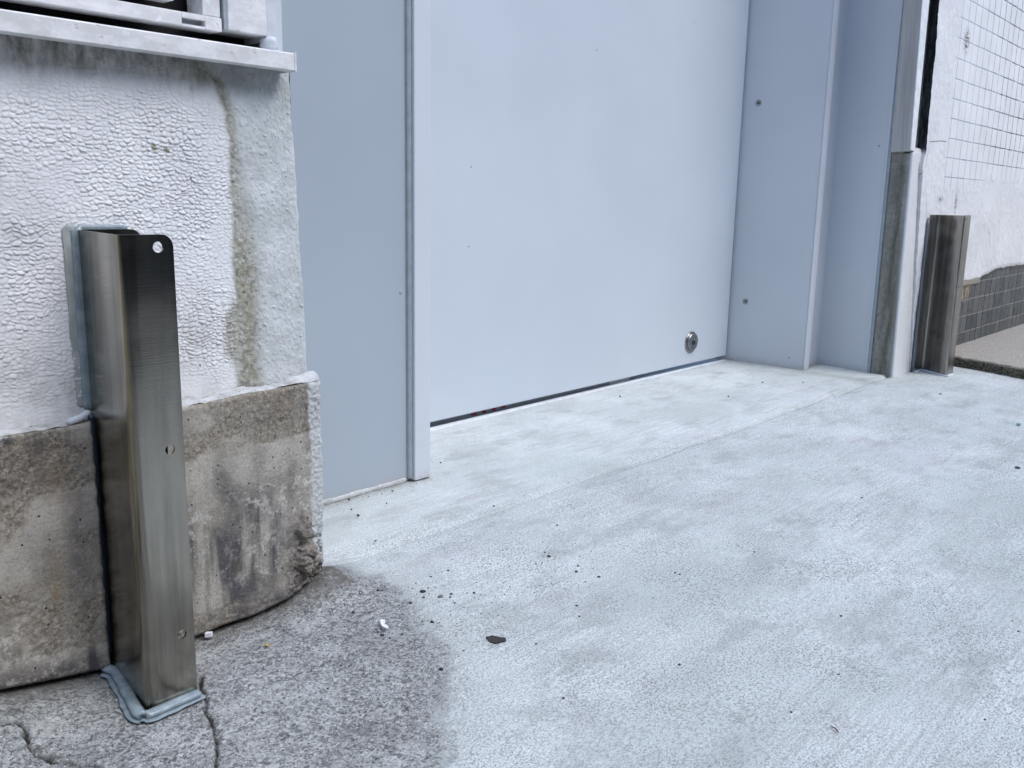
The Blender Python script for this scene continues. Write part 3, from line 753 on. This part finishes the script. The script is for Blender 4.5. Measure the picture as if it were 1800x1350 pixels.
# four small smudged red characters
bm = bmesh.new(); rnd = random.Random(4)
cx = 1.915; chars = []
glyphs = [[(0, 0, 0, 10), (8, 0, 8, 10), (0, 10, 8, 10), (0, 5, 8, 5), (0, 0, 8, 0), (8, 0, 11, -1)],
          [(0, 2, 9, 2), (4, 0, 5, 10), (0, 8, 3, 5), (9, 9, 6, 5), (1, 0, 4, 4), (9, -1, 5, 4)],
          [(0, 9, 10, 9), (2, 6, 9, 6), (5, 10, 5, 3), (0, 3, 10, 3), (1, 0, 2, 2), (4, -1, 5, 1), (8, -1, 7, 2)],
          [(0, 8, 10, 8), (3, 10, 3, 4), (7, 10, 7, 4), (0, 4, 11, 4), (1, 0, 3, 3), (5, 0, 5, 2), (9, -1, 7, 3)]]
for g in glyphs:
    bm = bmesh.new()
    for x0, z0, x1, z1 in g:
        s = .0021
        p0 = Vector((cx + x0 * s, 0, .0085 + z0 * s * .55)); p1 = Vector((cx + x1 * s, 0, .0085 + z1 * s * .55))
        d = (p1 - p0); d.normalize(); nrm = Vector((-d.z, 0, d.x)) * .0015
        q = [bm.verts.new((p.x, 1.8645, p.z)) for p in (p0 - nrm, p1 - nrm, p1 + nrm, p0 + nrm)]
        bm.faces.new(q)
    cx += .043
    r = bmesh.ops.extrude_face_region(bm, geom=list(bm.faces))
    for v in [e for e in r['geom'] if isinstance(e, bmesh.types.BMVert)]: v.co.y += .0012
    bm_obj('red_character', bm, M_RED, inn)

# ================================================================== DOOR SURROUND
sur = empty('door_surround', (1.39, 1.53, 0), 'grey painted steel frame with flat side panels round the sliding door', 'door frame')
H = 2.5
# left side
prism('side_panel', [(.80, 1.53), (1.370, 1.53), (1.370, 1.56), (.80, 1.56)], .003, H, M_PANEL, sur)
prism('jamb', [(1.366, 1.512), (1.413, 1.512), (1.4165, 1.5155), (1.4165, 1.90), (1.366, 1.90)], .004, H, M_FRAME, sur, bev=.0025, seg=3)
bm = bmesh.new()
prof = [(1.3555, 1.5300), (1.3565, 1.5235), (1.3600, 1.5205), (1.3650, 1.5195), (1.3662, 1.5300)]
add_prism(bm, prof, .010, H)
bm_obj('gasket', bm, M_GASKET, sur)

# right side: jamb reveal, its front edge, set-back face, outer reveal, edge trim
prism('jamb', [(3.418, 1.90), (3.429, 1.512), (3.4325, 1.5085), (3.4695, 1.5085), (3.473, 1.512), (3.473, 1.90)], .002, H, M_REVEAL, sur, bev=.0006, seg=2)
prism('jamb_edge', [(3.4295, 1.5055), (3.4715, 1.5055), (3.4725, 1.5083), (3.4285, 1.5083)], .002, H, M_FRAME, sur)
prism('side_panel', [(3.4732, 1.536), (3.614, 1.536), (3.579, 1.3205), (3.600, 1.3205), (3.66, 1.60), (3.4732, 1.60)], .002, H, M_REVEAL, sur)
prism('edge_trim', [(3.5745, 1.3200), (3.5715, 1.3110), (3.5980, 1.3110), (3.5990, 1.3200)], .004, H, M_FRAME, sur)
prism('sealant_strip', [(3.5735, 1.3105), (3.5715, 1.2990), (3.5960, 1.2990), (3.5970, 1.3105)], .004, H, M_GASKET, sur)
prism('corner_seam', [(3.6085, 1.5358), (3.6085, 1.5345), (3.6128, 1.5325), (3.6132, 1.5358)], .004, H, M_FRAME, sur)
def screw(c, axis, nm='screw', r=.0125):
    s = lathe(nm, [(r, 0), (r, .0016), (r * .78, .0026), (r * .55, .0012), (r * .5, -.004)], c, axis, M_LOCK, sur, 20)
    k = lathe('socket', [(r * .50, -.0005), (r * .42, .0004)], c, axis, M_DARKMETAL, None, 12)
    k.parent = s; k.location = (0, 0, 0)
    return s
screw((3.4218, 1.779, 1.037), (-1, -.03, 0)); screw((3.4219, 1.775, .255), (-1, -.03, 0))
lathe('rivet', [(.0042, 0), (.0038, .001), (.002, .0016)], (1.340, 1.53, .442), (0, -1, 0), M_GASKET, sur, 14)
lathe('rivet', [(.0042, 0), (.0038, .001), (.002, .0016)], (3.584, 1.352, .872), (-1, .16, 0), M_GASKET, sur, 14)
box('back_void', 1.36, 3.46, 2.35, 2.40, -.05, 2.5, M_BLACK, sur)
box('lintel', .80, 3.66, 1.50, 1.90, 2.5, 3.2, M_PANEL, sur)

bead('bottom_caulk', dense([(.88, 1.5285, .006), (1.353, 1.5285, .006)], .004), .006, sur, M_MORTAR, 171, (1, .5, 1), .4)

# ================================================================== RIGHT CONCRETE POST
post = empty('concrete_post', (3.6, 1.25, 0), 'mossy concrete post stub with white painted front under a beige steel post', 'post')
zs = np.arange(-.02, .845, .008)
plan = [(3.612, 1.2990), (3.5775, 1.2985), (3.576, 1.29), (3.573, 1.275), (3.570, 1.258), (3.568, 1.238), (3.566, 1.216), (3.5645, 1.209), (3.566, 1.2055), (3.570, 1.2045)]
def front_right(z): return 3.758 - .065 * (z / .85)
rows = []; moss = []; pnt = []
for z in zs:
    lean = -.004 * z; dy = .013 * z; row = []; ms = []; pp = []
    for i, (x, y) in enumerate(plan):
        row.append((x + lean + .0012 * float(fbm(z * 60, i * 1.3, 130, 3)), y + dy * (i > 4) + .0012 * float(fbm(z * 50, i * 2.1, 131, 3)), z))
        ms.append((0, .1, .25, .5, .85, .95, .8, .35, 0, 0)[i] * (1 if z < .8 else .5)); pp.append(1. if i >= 7 else .75 * (i == 6) * .3)
    for t in np.linspace(.03, 1, 26):
        x = 3.570 + t * (front_right(z) - 3.570)
        row.append((x + lean, 1.2040 + dy + .0012 * float(fbm(x * 60, z * 60, 132, 3)), z)); ms.append(0); pp.append(1. - .12 * float(vnoise(x * 70, z * 9, 133)))
    row.append((front_right(z) + lean, 1.40, z)); ms.append(0); pp.append(0)
    rows.append(row); moss.append(ms); pnt.append(pp)
# sloped weathered cap
last = rows[-1]
for dz, ins_ in ((.006, .004), (.010, .012), (.013, .03)):
    rows.append([(x + (ins_ if i < 9 else 0), max(y, 1.2145 + ins_ * 1.2), .837 + dz + (.018 if x > 3.60 else .018 * max(0, (x - 3.555) / .045))) for i, (x, y, z) in enumerate(last)])
    moss.append([0.2] * len(last)); pnt.append([.5] * len(last))
me = grid_mesh('stub', np.array(rows), dict(moss=np.array(moss), paint=np.array(pnt)), flip=True)
link('stub', me, M_POST, post)
sp = empty('steel_post', (3.55, 1.25, .85), 'beige steel post with a white front edge standing on the concrete stub', 'post')
prism('post_side', [(3.62, 1.2990), (3.5665, 1.2985), (3.5335, 1.2175), (3.55, 1.2175), (3.62, 1.24)], .848, 2.5, M_POSTSTEEL, sp, top=[(3.59, 1.2990), (3.5075, 1.2985), (3.4885, 1.2175), (3.506, 1.2175), (3.55, 1.24)])
prism('front_strip', [(3.530, 1.2145), (3.574, 1.2145), (3.574, 1.2173), (3.530, 1.2173)], .852, 2.5, plain('white_strip_paint', (.80, .82, .84), .5), sp, top=[(3.4235, 1.2145), (3.540, 1.2145), (3.540, 1.2173), (3.4235, 1.2173)])

# ================================================================== RIGHT TILED WALL
tw = empty('tiled_wall', (4.4, 1.2, 0), 'white painted tile wall with bare dark tiles at its foot, right of the door', 'wall')
prism('open_joint', [(3.560, 1.232), (3.72, 1.232), (3.72, 1.25), (3.560, 1.25)], .842, 2.5, M_JOINT, tw)
xs = np.concatenate([np.arange(3.60, 5.3, .006), np.arange(5.3, 7.0, .03), [8, 12]]); zs = np.concatenate([np.arange(-.01, 1.75, .006), [2., 2.6]])
X, Zz = np.meshgrid(xs, zs, indexing='ij')
kz = sstep(.80, .862, Zz); edge = (1 - kz) * (3.738 - .1305 * Zz) + kz * (3.652 - .046 * (Zz - .86)) + .004 * fbm(Zz * 50, X * 0, 140, 4)
U_ = np.clip((X - 3.60) / .26, 0, 1); X = np.where(X < 3.86, edge + (3.86 - edge) * U_, X)
tiled = sstep(3.895, 3.905, X + .02 * sstep(.76, 1.2, Zz) + .012 * fbm(X * 9, Zz * 9, 141, 3)) * sstep(.715, .735, Zz - .05 * sstep(4.05, 4.5, X) + .015 * fbm(X * 12, Zz * 12, 142, 3))
open_ = np.clip(sstep(4.12, 4.70, X + .25 * (Zz - 1.0) + .15 * fbm(X * 4, Zz * 4, 143, 3)) * sstep(.78, .92, Zz) + .75 * np.exp(-((X - 4.12) / .012) ** 2) * sstep(.66, .70, Zz) * (Zz < .99) + .10, 0, 1)
btop = .335 + .03 * sstep(4.5, 4.9, X) + .004 * fbm(X * 20, X * 0, 144, 3)
bare = sstep(.02, -.02, Zz - btop) * sstep(3.83, 3.85, X)
ledge = sstep(.304, .312, Zz) * sstep(4.62, 4.56, X)
ochre = sstep(.228, .238, Zz) * sstep(4.50, 4.44, X)
chip = np.exp(-((X - 3.985) / .030) ** 2 - ((Zz - 1.288) / .036) ** 2)
chip = np.maximum(chip, np.exp(-((X - 4.075) / .012) ** 2 - ((Zz - .665) / .035) ** 2))
chip = np.maximum(chip, .6 * np.exp(-((X - 3.875) / .03) ** 2 - ((Zz - .68) / .012) ** 2))
bulge = -.010 * bare + .004 * fbm(X * 5, Zz * 5, 145, 3) + (1 - tiled) * .0016 * fbm(X * 60, Zz * 60, 146, 3)
bulge += .008 * ledge * bare
Xe = X
Y = 1.2 - bulge
V = np.stack([Xe, Y, Zz], -1)
side = np.stack([V[0], V[0]]); side[0, :, 1] = 1.262; side[:, :, 0] += .0006
V = np.concatenate([side, V], 0)
def px2(a, v=0.): return np.concatenate([np.full_like(a[:2], v), a], 0)
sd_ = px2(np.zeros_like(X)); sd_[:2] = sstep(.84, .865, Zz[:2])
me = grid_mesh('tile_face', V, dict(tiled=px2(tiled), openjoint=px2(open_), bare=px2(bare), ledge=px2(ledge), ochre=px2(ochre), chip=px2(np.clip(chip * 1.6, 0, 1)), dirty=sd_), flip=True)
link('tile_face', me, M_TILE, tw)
box('wall_backing', 3.74, 12, 1.26, 1.50, -.02, 2.6, M_BLACK, tw)
# one lifted tile
box('lifted_tile', 4.94, 5.02, 1.186, 1.1985, 1.17, 1.245, plain('tile_white', (.82, .83, .84), .5), tw, .001)

# ================================================================== STEEL GUARDS
mp = empty('added_marker_post', (-.12, .74, 0), 'added unseen yellow marker post, puts a yellow streak in the left steel guard', 'marker post')  # out-of-view post, added for a yellow streak on the guard's bend
M_YEL = plain('yellow_plastic', (.70, .46, .03), .45)
lathe('post', [(.065, 0), (.060, .34), (.05, .36), (.012, .37)], (-.12, .74, .03), (0, 0, 1), M_YEL, mp, 28)
lathe('base', [(.12, 0), (.12, .012), (.09, .030), (.067, .034)], (-.12, .74, -.004), (0, 0, 1), M_BLACK, mp, 28)
g1 = empty('steel_guard', (.51, 1.12, 0), 'brushed stainless channel guard with drilled front flange, at the left wall', 'guard', 'stainless steel corner guards beside the door')
T = .0028
def arc(cx, cy, r, a0, a1, n=8): return [(cx + r * math.cos(math.radians(a0 + (a1 - a0) * i / n)), cy + r * math.sin(math.radians(a0 + (a1 - a0) * i / n))) for i in range(n + 1)]
def strip_solid(line, t, heights, trims=None):
    """sheet metal: plan polyline (outer side), thickness to the left of travel"""
    n = len(line); inn_ = []
    for i in range(n):
        a = Vector(line[max(0, i - 1)]); b_ = Vector(line[min(n - 1, i + 1)]); d_ = (b_ - a).normalized()
        inn_.append((line[i][0] - d_.y * t, line[i][1] + d_.x * t))
    return inn_
# channel: back flange on the wall -> web -> rounded bend -> front flange
def holes_flange(x0, x1, y, t, z0, z1, holes, rc, lean=0):
    """flat flange plate with real round holes and rounded top outer corner, lies in x-z, thickness t in +y"""
    bm = bmesh.new()
    out = [(x0, z0), (x1, z0)] + [(x1 - rc + rc * math.cos(a), z1 - rc + rc * math.sin(a)) for a in [i * math.pi / 16 for i in range(9)]] + [(x0, z1)]
    ov = [bm.verts.new((x, y, z)) for x, z in out]
    edges = [bm.edges.new((ov[i], ov[(i + 1) % len(ov)])) for i in range(len(ov))]
    for hx, hz, hr in holes:
        hv = [bm.verts.new((hx + hr * math.cos(2 * math.pi * i / 24), y, hz + hr * math.sin(2 * math.pi * i / 24))) for i in range(24)]
        edges += [bm.edges.new((hv[i], hv[(i + 1) % 24])) for i in range(24)]
    bmesh.ops.triangle_fill(bm, use_beauty=True, use_dissolve=False, edges=edges)
    r = bmesh.ops.extrude_face_region(bm, geom=list(bm.faces))
    for v in [e for e in r['geom'] if isinstance(e, bmesh.types.BMVert)]: v.co.y += t
    return bm
R_ = .017
YB, YF = 1.1985, 1.040
XW = .5045; XW2 = .4835      # web runs slightly askew: back corner -> front corner
bm = bmesh.new()
line = [(.512, YB), (.507, YB - .001)]
# web from back corner to start of front bend, then bend onto front flange
wb = Vector((.507, YB)); wf = Vector((XW2, YF)); dirw = (wf - wb).normalized()
bend = []
p0 = wf - dirw * R_ * 1.0; p1 = Vector((XW2 + R_ * 1.15, YF))
for i in range(11):
    t = i / 10; bend.append(tuple(((1 - t) ** 2) * p0 + 2 * t * (1 - t) * wf + t * t * p1))
web = [tuple(wb + (p0 - wb) * (i / 4)) for i in range(5)]
outer = web + bend[1:]
inner = strip_solid(outer, T, None)
zt = .6005
N = len(outer)
zlv = [-.004, .6005]; capped = []
vo = [[bm.verts.new((x, y, z)) for x, y in outer] for z in zlv]; vi = [[bm.verts.new((x, y, z)) for x, y in inner] for z in zlv]
for i in range(N - 1):
    bm.faces.new([vo[0][i], vo[0][i + 1], vo[1][i + 1], vo[1][i]]); bm.faces.new([vi[0][i + 1], vi[0][i], vi[1][i], vi[1][i + 1]])
    capped.append(bm.faces.new([bm.verts.new(v.co) for v in (vo[1][i], vo[1][i + 1], vi[1][i + 1], vi[1][i])]))
bmesh.ops.recalc_face_normals(bm, faces=bm.faces)
for f in bm.faces: f.smooth = f not in capped
webo = bm_obj('web', bm, M_STEEL, g1)
fx0 = outer[-1][0]
bm = holes_flange(fx0, .5515, YF, T, -.004, .6005, [(.5324, .5855, .0066), (.5328, .3370, .0062), (.5346, .0890, .0062)], .015)
for f in bm.faces: f.smooth = False
bm_obj('front_flange', bm, M_STEEL, g1)
bm = holes_flange(.5116, .590, YB - T, T, -.004, .6005, [(.574, .5855, .0062)], .015)
bm_obj('back_flange', bm, M_STEEL, g1)
# sealant bead: up the wall edge and round the foot
bead('sealant', dense([(.5045, 1.1975, .365), (.5045, 1.1975, .598), (.512, 1.1985, .6035), (.572, 1.1985, .6025)], .004), .0072, g1, flat=(1.0, .35, .5))
bead('sealant_smear', dense([(.4945, 1.1985, .37), (.4935, 1.1985, .60), (.503, 1.1985, .607)], .004), .0065, g1, M_SMEAR, flat=(1., .12, .8), seed=152)
bead('sealant', dense([(.494, 1.188, .003), (.500, 1.165, .002), (.473, 1.045, .0015), (.474, 1.036, .0015), (.482, 1.033, .0015), (.552, 1.0345, .0015)], .003), .0078, g1, flat=(1, 1, .62), seed=155, rag=.18)
bead('sealant_smear', dense([(.490, 1.184, -.003), (.4965, 1.165, -.003), (.468, 1.043, -.003), (.470, 1.032, -.003), (.480, 1.029, -.003), (.556, 1.031, -.003)], .003), .0085, g1, M_SEAL, flat=(1, 1, .16), seed=156, rag=.5)
bead('sealant', dense([(.505, 1.196, .012), (.5055, 1.197, .36)], .006), .0045, g1, plain('dark_blue_sealant', (.03, .05, .085), .3), 157)
bead('sealant', dense([(.470, 1.186, .3555), (.486, 1.183, .3605), (.500, 1.188, .366)], .003), .006, g1, M_SEALW, 158, (1, .8, .7))

g2 = empty('steel_guard', (3.78, 1.13, 0), 'weathered stainless Z shaped guard with small screw holes, at the right white wall', 'guard', 'stainless steel corner guards beside the door')
zt = .6195
line = [(3.742, 1.1885), (3.828, 1.1885)]
bend = []
a, cn, b_ = Vector((3.815, 1.1885)), Vector((3.836, 1.1885)), Vector((3.828, 1.172))
out = [(3.7435, 1.1885), (3.80, 1.1885)] + [tuple(((1 - t) ** 2) * a + 2 * t * (1 - t) * cn + t * t * b_) for t in [i / 8 for i in range(9)]]
a2, c2, b2 = Vector((3.7445, 1.072)), Vector((3.7405, 1.0635)), Vector((3.750, 1.0635))
out += [tuple(((1 - t) ** 2) * a2 + 2 * t * (1 - t) * c2 + t * t * b2) for t in [i / 8 for i in range(9)]]
bm = bmesh.new(); inn2 = strip_solid(out, .003, None); N = len(out)
vo = [[bm.verts.new((x, y, z)) for x, y in out] for z in (.002, zt)]; vi = [[bm.verts.new((x, y, z)) for x, y in inn2] for z in (.002, zt)]
for i in range(N - 1):
    bm.faces.new([vo[0][i], vo[0][i + 1], vo[1][i + 1], vo[1][i]]); bm.faces.new([vi[0][i + 1], vi[0][i], vi[1][i], vi[1][i + 1]]); capped.append(bm.faces.new([bm.verts.new(v.co) for v in (vo[1][i], vo[1][i + 1], vi[1][i + 1], vi[1][i])]))
capped.append(bm.faces.new([bm.verts.new(v.co) for v in (vo[0][0], vo[1][0], vi[1][0], vi[0][0])]))
bmesh.ops.recalc_face_normals(bm, faces=bm.faces)
for f in bm.faces: f.smooth = f not in capped
bm_obj('web', bm, M_STEEL2, g2)
bm = holes_flange(3.7495, 3.820, 1.0635, .003, -.002, zt + .001, [(3.757, .606, .004), (3.765, .349, .004)], .004)
bm_obj('front_flange', bm, M_STEEL2, g2)
for x, z in ((3.766, .600), (3.764, .349), (3.766, .083)):
    s = lathe('screw', [(.0042, 0), (.0042, .001), (.002, .002)], (x, 1.1880, z), (0, -1, 0), M_LOCK, g2, 12)
bead('sealant', dense([(3.742, 1.193, .01), (3.742, 1.193, .60)], .02), .0075, g2, plain('grey_sealant', (.13, .15, .18), .4), 161, (.9, .7, 1))
bead('sealant', dense([(3.745, 1.183, .003), (3.815, 1.182, .003), (3.738, 1.062, .003), (3.81, 1.058, .003)], .006), .006, g2, M_SEALW, 162, (1, 1, .6))

# ================================================================== LITTER
def stone(x, y, r, m, name='stone_chip', label='small dark stone chip lying on the pale concrete apron', cat='stone', group='stone chips scattered on the concrete', z=None):
    bm = bmesh.new(); bmesh.ops.create_icosphere(bm, subdivisions=2, radius=1)
    sd_ = random.random() * 50
    sc = (random.uniform(.8, 1.3), random.uniform(.7, 1.1), random.uniform(.45, .7)); rz = random.random() * 6.3
    for v in bm.verts:
        k = 1 + .45 * float(fbm(v.co.x * 1.6 + sd_, v.co.y * 1.6 + v.co.z * 1.3, 170, 2))
        v.co = Vector((v.co.x * sc[0], v.co.y * sc[1], v.co.z * sc[2])) * k * r
    bm.transform(Matrix.Rotation(rz, 4, 'Z'))
    bmesh.ops.recalc_face_normals(bm, faces=bm.faces)
    me = bpy.data.meshes.new(name); bm.to_mesh(me); bm.free()
    if y > 1.24: gz = .006
    else:
        i = np.abs(gx - x).argmin(); j = np.abs(gy - y).argmin(); gz = float(hgt[i, j])
    o = bpy.data.objects.new(name, me); COL.objects.link(o); me.materials.append(m)
    o.location = (x, y, gz + r * .3)
    return tag(o, label, cat, group)
chips = [(0.972, 1.057, 5.2), (0.987, 1.061, 2), (0.958, 1.04, 2.4), (0.933, 1.044, 2.6), (0.977, 1.02, 4.4), (0.997, 1.015, 2.6), (0.987, 1.007, 2.2), (0.977, 0.986, 2), (1.027, 0.991, 2.4), (0.849, 1.088, 2.8), (0.869, 1.07, 3.4), (0.925, 1.118, 2.8), (0.931, 1.113, 2), (0.908, 0.966, 3), (0.832, 0.996, 2.8), (0.834, 1.009, 2), (0.834, 0.981, 2), (0.855, 0.977, 2), (1.063, 1.09, 2), (1.023, 1.092, 1.8), (1.055, 1.28, 3), (0.876, 0.865, 1.6), (0.819, 0.853, 3.2), (1.238, 1.003, 3), (1.249, 1.022, 2), (1.219, 0.924, 3.4), (1.242, 0.938, 3), (1.229, 0.882, 3), (1.111, 0.839, 2.4), (1.083, 0.812, 2.2), (1.341, 0.796, 2.6), (1.341, 0.786, 2.2), (1.061, 0.614, 2.4), (0.875, 0.677, 2), (0.966, 0.802, 1.6), (1.379, 1.098, 2.6), (1.054, 0.441, 2), (2.53, 0.525, 5), (3.065, 1.499, 4), (2.748, 1.464, 3), (2.476, 1.719, 3.4), (1.17, 1.506, 3.6), (1.121, 1.414, 3.4), (1.135, 1.454, 2.4), (1.276, 1.487, 2.6), (1.212, 1.432, 2.2), (1.361, 1.258, 2.4), (1.505, 1.572, 3), (1.534, 0.741, 2), (1.382, 0.51, 2.2), (1.197, 0.437, 1.8), (1.528, 0.285, 2), (1.214, 0.25, 1.8), (3.37, 0.971, 6), (3.178, 1.395, 3), (2.009, 0.72, 2.2)]
big_labels = {0: 'largest dark stone chip, near the plinth corner', 4: 'grey rounded pebble in the cluster of chips near the plinth corner', 37: 'dark stone chip alone at the right edge of the apron', 53: 'grey pebble in front of the right steel guard'}
for i, (x, y, r) in enumerate(chips):
    m = M_STONE2 if i in (4, 20, 53, 10) else M_STONE
    if i in big_labels: stone(x, y, r / 1000, m, label=big_labels[i])
    else: stone(x, y, r / 1000, m)
rg = random.Random(11)
bm = bmesh.new()
def speckbit(x, y, r, z):
    m4 = Matrix.Translation((x, y, z + r * .3)) @ Matrix.Rotation(rg.random() * 6, 4, 'Z') @ Matrix.Diagonal((rg.uniform(.7, 1.5), rg.uniform(.6, 1), rg.uniform(.4, .8), 1))
    bmesh.ops.create_icosphere(bm, subdivisions=1, radius=r, matrix=m4)
def gz_(x, y):
    if y > 1.25: return .0025
    return float(hgt[np.abs(gx - x).argmin(), np.abs(gy - y).argmin()])
for _ in range(420):
    k = rg.random()
    if k < .5: x, y = rg.gauss(1.02, .16), rg.gauss(.99, .07)
    elif k < .62: x = rg.uniform(.92, 1.36); y = 1.524 - abs(rg.gauss(0, .02))
    elif k < .70: x = rg.uniform(3.0, 3.42); y = rg.gauss(1.5, .08)
    elif k < .78: x = rg.uniform(.6, .86); y = 1.16 - abs(rg.gauss(0, .02))
    else: x, y = rg.uniform(.6, 3.6), rg.uniform(.25, 1.2)
    if y > 1.52 or y < .2 or (x < .9 and y > 1.165): continue
    speckbit(x, y, rg.choice([.0007, .0009, .0011, .0014]), gz_(x, y))
for f in bm.faces: f.smooth = True
tag(bm_obj('grit', bm, M_STONE), 'fine dark grit sprinkled over the pale concrete apron', 'grit', kind='stuff')
def flake(name, pts, z, t, m, label, cat, group=None, seed=180):
    bm = bmesh.new(); n = len(pts); P = []
    for i in range(n):
        a = Vector(pts[i]); b_ = Vector(pts[(i + 1) % n])
        for k in range(4):
            q = a + (b_ - a) * k / 4; j = .0012 * float(fbm(i * 3.1 + k, 2.2, seed, 2)); P.append((q.x + j, q.y - j))
    add_prism(bm, P, z, z + t)
    for v in bm.verts: v.co.z += .0012 * float(fbm(v.co.x * 120, v.co.y * 120, seed + 1, 2))
    o = bm_obj(name, bm, m); c = sum((Vector(p) for p in pts), Vector((0, 0))) / n
    o.data.transform(Matrix.Translation((-c.x, -c.y, -z))); o.location = (c.x, c.y, z)
    return tag(o, label, cat, group)
flake('bark_flake', [(0.9265, 0.8695), (0.922, .861), (0.920, 0.853), (0.921, 0.843), (0.931, 0.8405), (0.9375, 0.838), (0.944, 0.8445), (0.9405, 0.853), (0.937, 0.863), (.930, .866)], .0015, .0015, M_FLAKE, 'dark ragged flake lying alone on the pale concrete', 'debris')
flake('paint_chip', [(0.8545, 1.0285), (0.8595, 1.022), (0.850, 1.010), (0.849, 1.001), (0.843, 0.9965), (0.842, 1.009)], .0005, .0016, M_WHITE, 'white paint chip on the rough old concrete near the plinth corner', 'paint chip', None, 190)
flake('paint_chip', [(.401, 1.121), (.409, 1.124), (.407, 1.132), (.399, 1.130)], .000, .001, M_SEALW, 'pale chip on old concrete left of the steel guard, nearer the frame edge', 'paint chip', None, 192)
flake('paint_chip', [(.465, 1.066), (.472, 1.063), (.475, 1.072), (.467, 1.076)], -.004, .001, M_SEALW, 'pale chip right beside the sealed foot of the left steel guard', 'paint chip', None, 194)
flake('paint_chip', [(.637, 1.171), (.645, 1.166), (.651, 1.171), (.643, 1.176)], .0, .006, M_WHITE, 'white crumb at the plinth foot right of the steel guard', 'paint chip', None, 196)
flake('leaf_scrap', [(.690, 1.088), (.696, 1.090), (.694, 1.096), (.689, 1.093)], -.004, .001, plain('yellow_leaf', (.5, .36, .08), .7), 'tiny yellow leaf scrap on the rough old concrete', 'leaf')
flake('glass_chip', [(3.046, .640), (3.062, .642), (3.060, .652), (3.048, .651)], .003, .004, plain('green_glass', (.18, .42, .36), .2), 'small green glass chip on the apron at the right edge', 'glass chip')
tw_ = bead('twig', dense([(1.056, .388, .003), (1.053, .381, .004), (1.049, .376, .003)], .002), .0009, None, M_TWIG, 200)
tag(tw_, 'short reddish twig lying on the apron in the foreground', 'twig')

# ================================================================== ACROSS THE STREET (out of view, added to darken the steel reflections)
ob = empty('opposite_building', (2, -5.6, 0), 'dark building across the street, unseen, added to darken the steel guard reflections', 'building')
box('facade', -9.5, 18, -6.4, -5.6, 0, 5.0, M_FACADE, ob)
box('blocker_wing', -9.5, -8.6, -5.58, 1.1, 0, 4.6, M_FACADE, ob)  # unseen wing, added to keep bright sky out of the steel reflections

# ================================================================== CAMERA
r = Vector((.668, -.7439, .019)).normalized(); f = Vector((.7317, .6519, -.1993)).normalized()
u = r.cross(f).normalized(); r = f.cross(u).normalized()
cam = bpy.data.cameras.new('camera'); co = bpy.data.objects.new('camera', cam); COL.objects.link(co)
mw = Matrix((r, u, -f)).transposed().to_4x4(); mw.translation = Vector((0, 0, .65)); co.matrix_world = mw
cam.sensor_width = 36; cam.lens = 36 * 1602.67 / 1800; cam.clip_start = .02; cam.clip_end = 500
S.camera = co

# ================================================================== LIGHT
w = bpy.data.worlds.new('World'); S.world = w; w.use_nodes = True
nt = w.node_tree; nt.nodes.clear()
o = nt.nodes.new('ShaderNodeOutputWorld'); bg = nt.nodes.new('ShaderNodeBackground'); sky = nt.nodes.new('ShaderNodeTexSky')
SUN_EL, SUN_AZ = 55, 168      # azimuth clockwise from +Y
sky.sky_type = 'NISHITA'; sky.sun_disc = False; sky.sun_elevation = math.radians(SUN_EL); sky.sun_rotation = math.radians(SUN_AZ)
sky.air_density = 1.0; sky.dust_density = 1.2; sky.ozone_density = 1.6
nt.links.new(sky.outputs[0], bg.inputs[0]); nt.links.new(bg.outputs[0], o.inputs[0]); bg.inputs[1].default_value = .15
sl = bpy.data.lights.new('sun', 'SUN'); so = bpy.data.objects.new('sun', sl); COL.objects.link(so)
sl.energy = .8; sl.angle = math.radians(40); sl.color = (1, .985, .96)
d = Vector((math.sin(math.radians(SUN_AZ)) * math.cos(math.radians(SUN_EL)), math.cos(math.radians(SUN_AZ)) * math.cos(math.radians(SUN_EL)), math.sin(math.radians(SUN_EL))))
so.rotation_euler = d.to_track_quat('Z', 'Y').to_euler(); so.location = d * 10
S.view_settings.view_transform = 'Standard'; S.view_settings.look = 'None'; S.view_settings.exposure = 1.10; S.view_settings.gamma = 1
S.cycles.use_denoising = True
S.cycles.max_bounces = 8
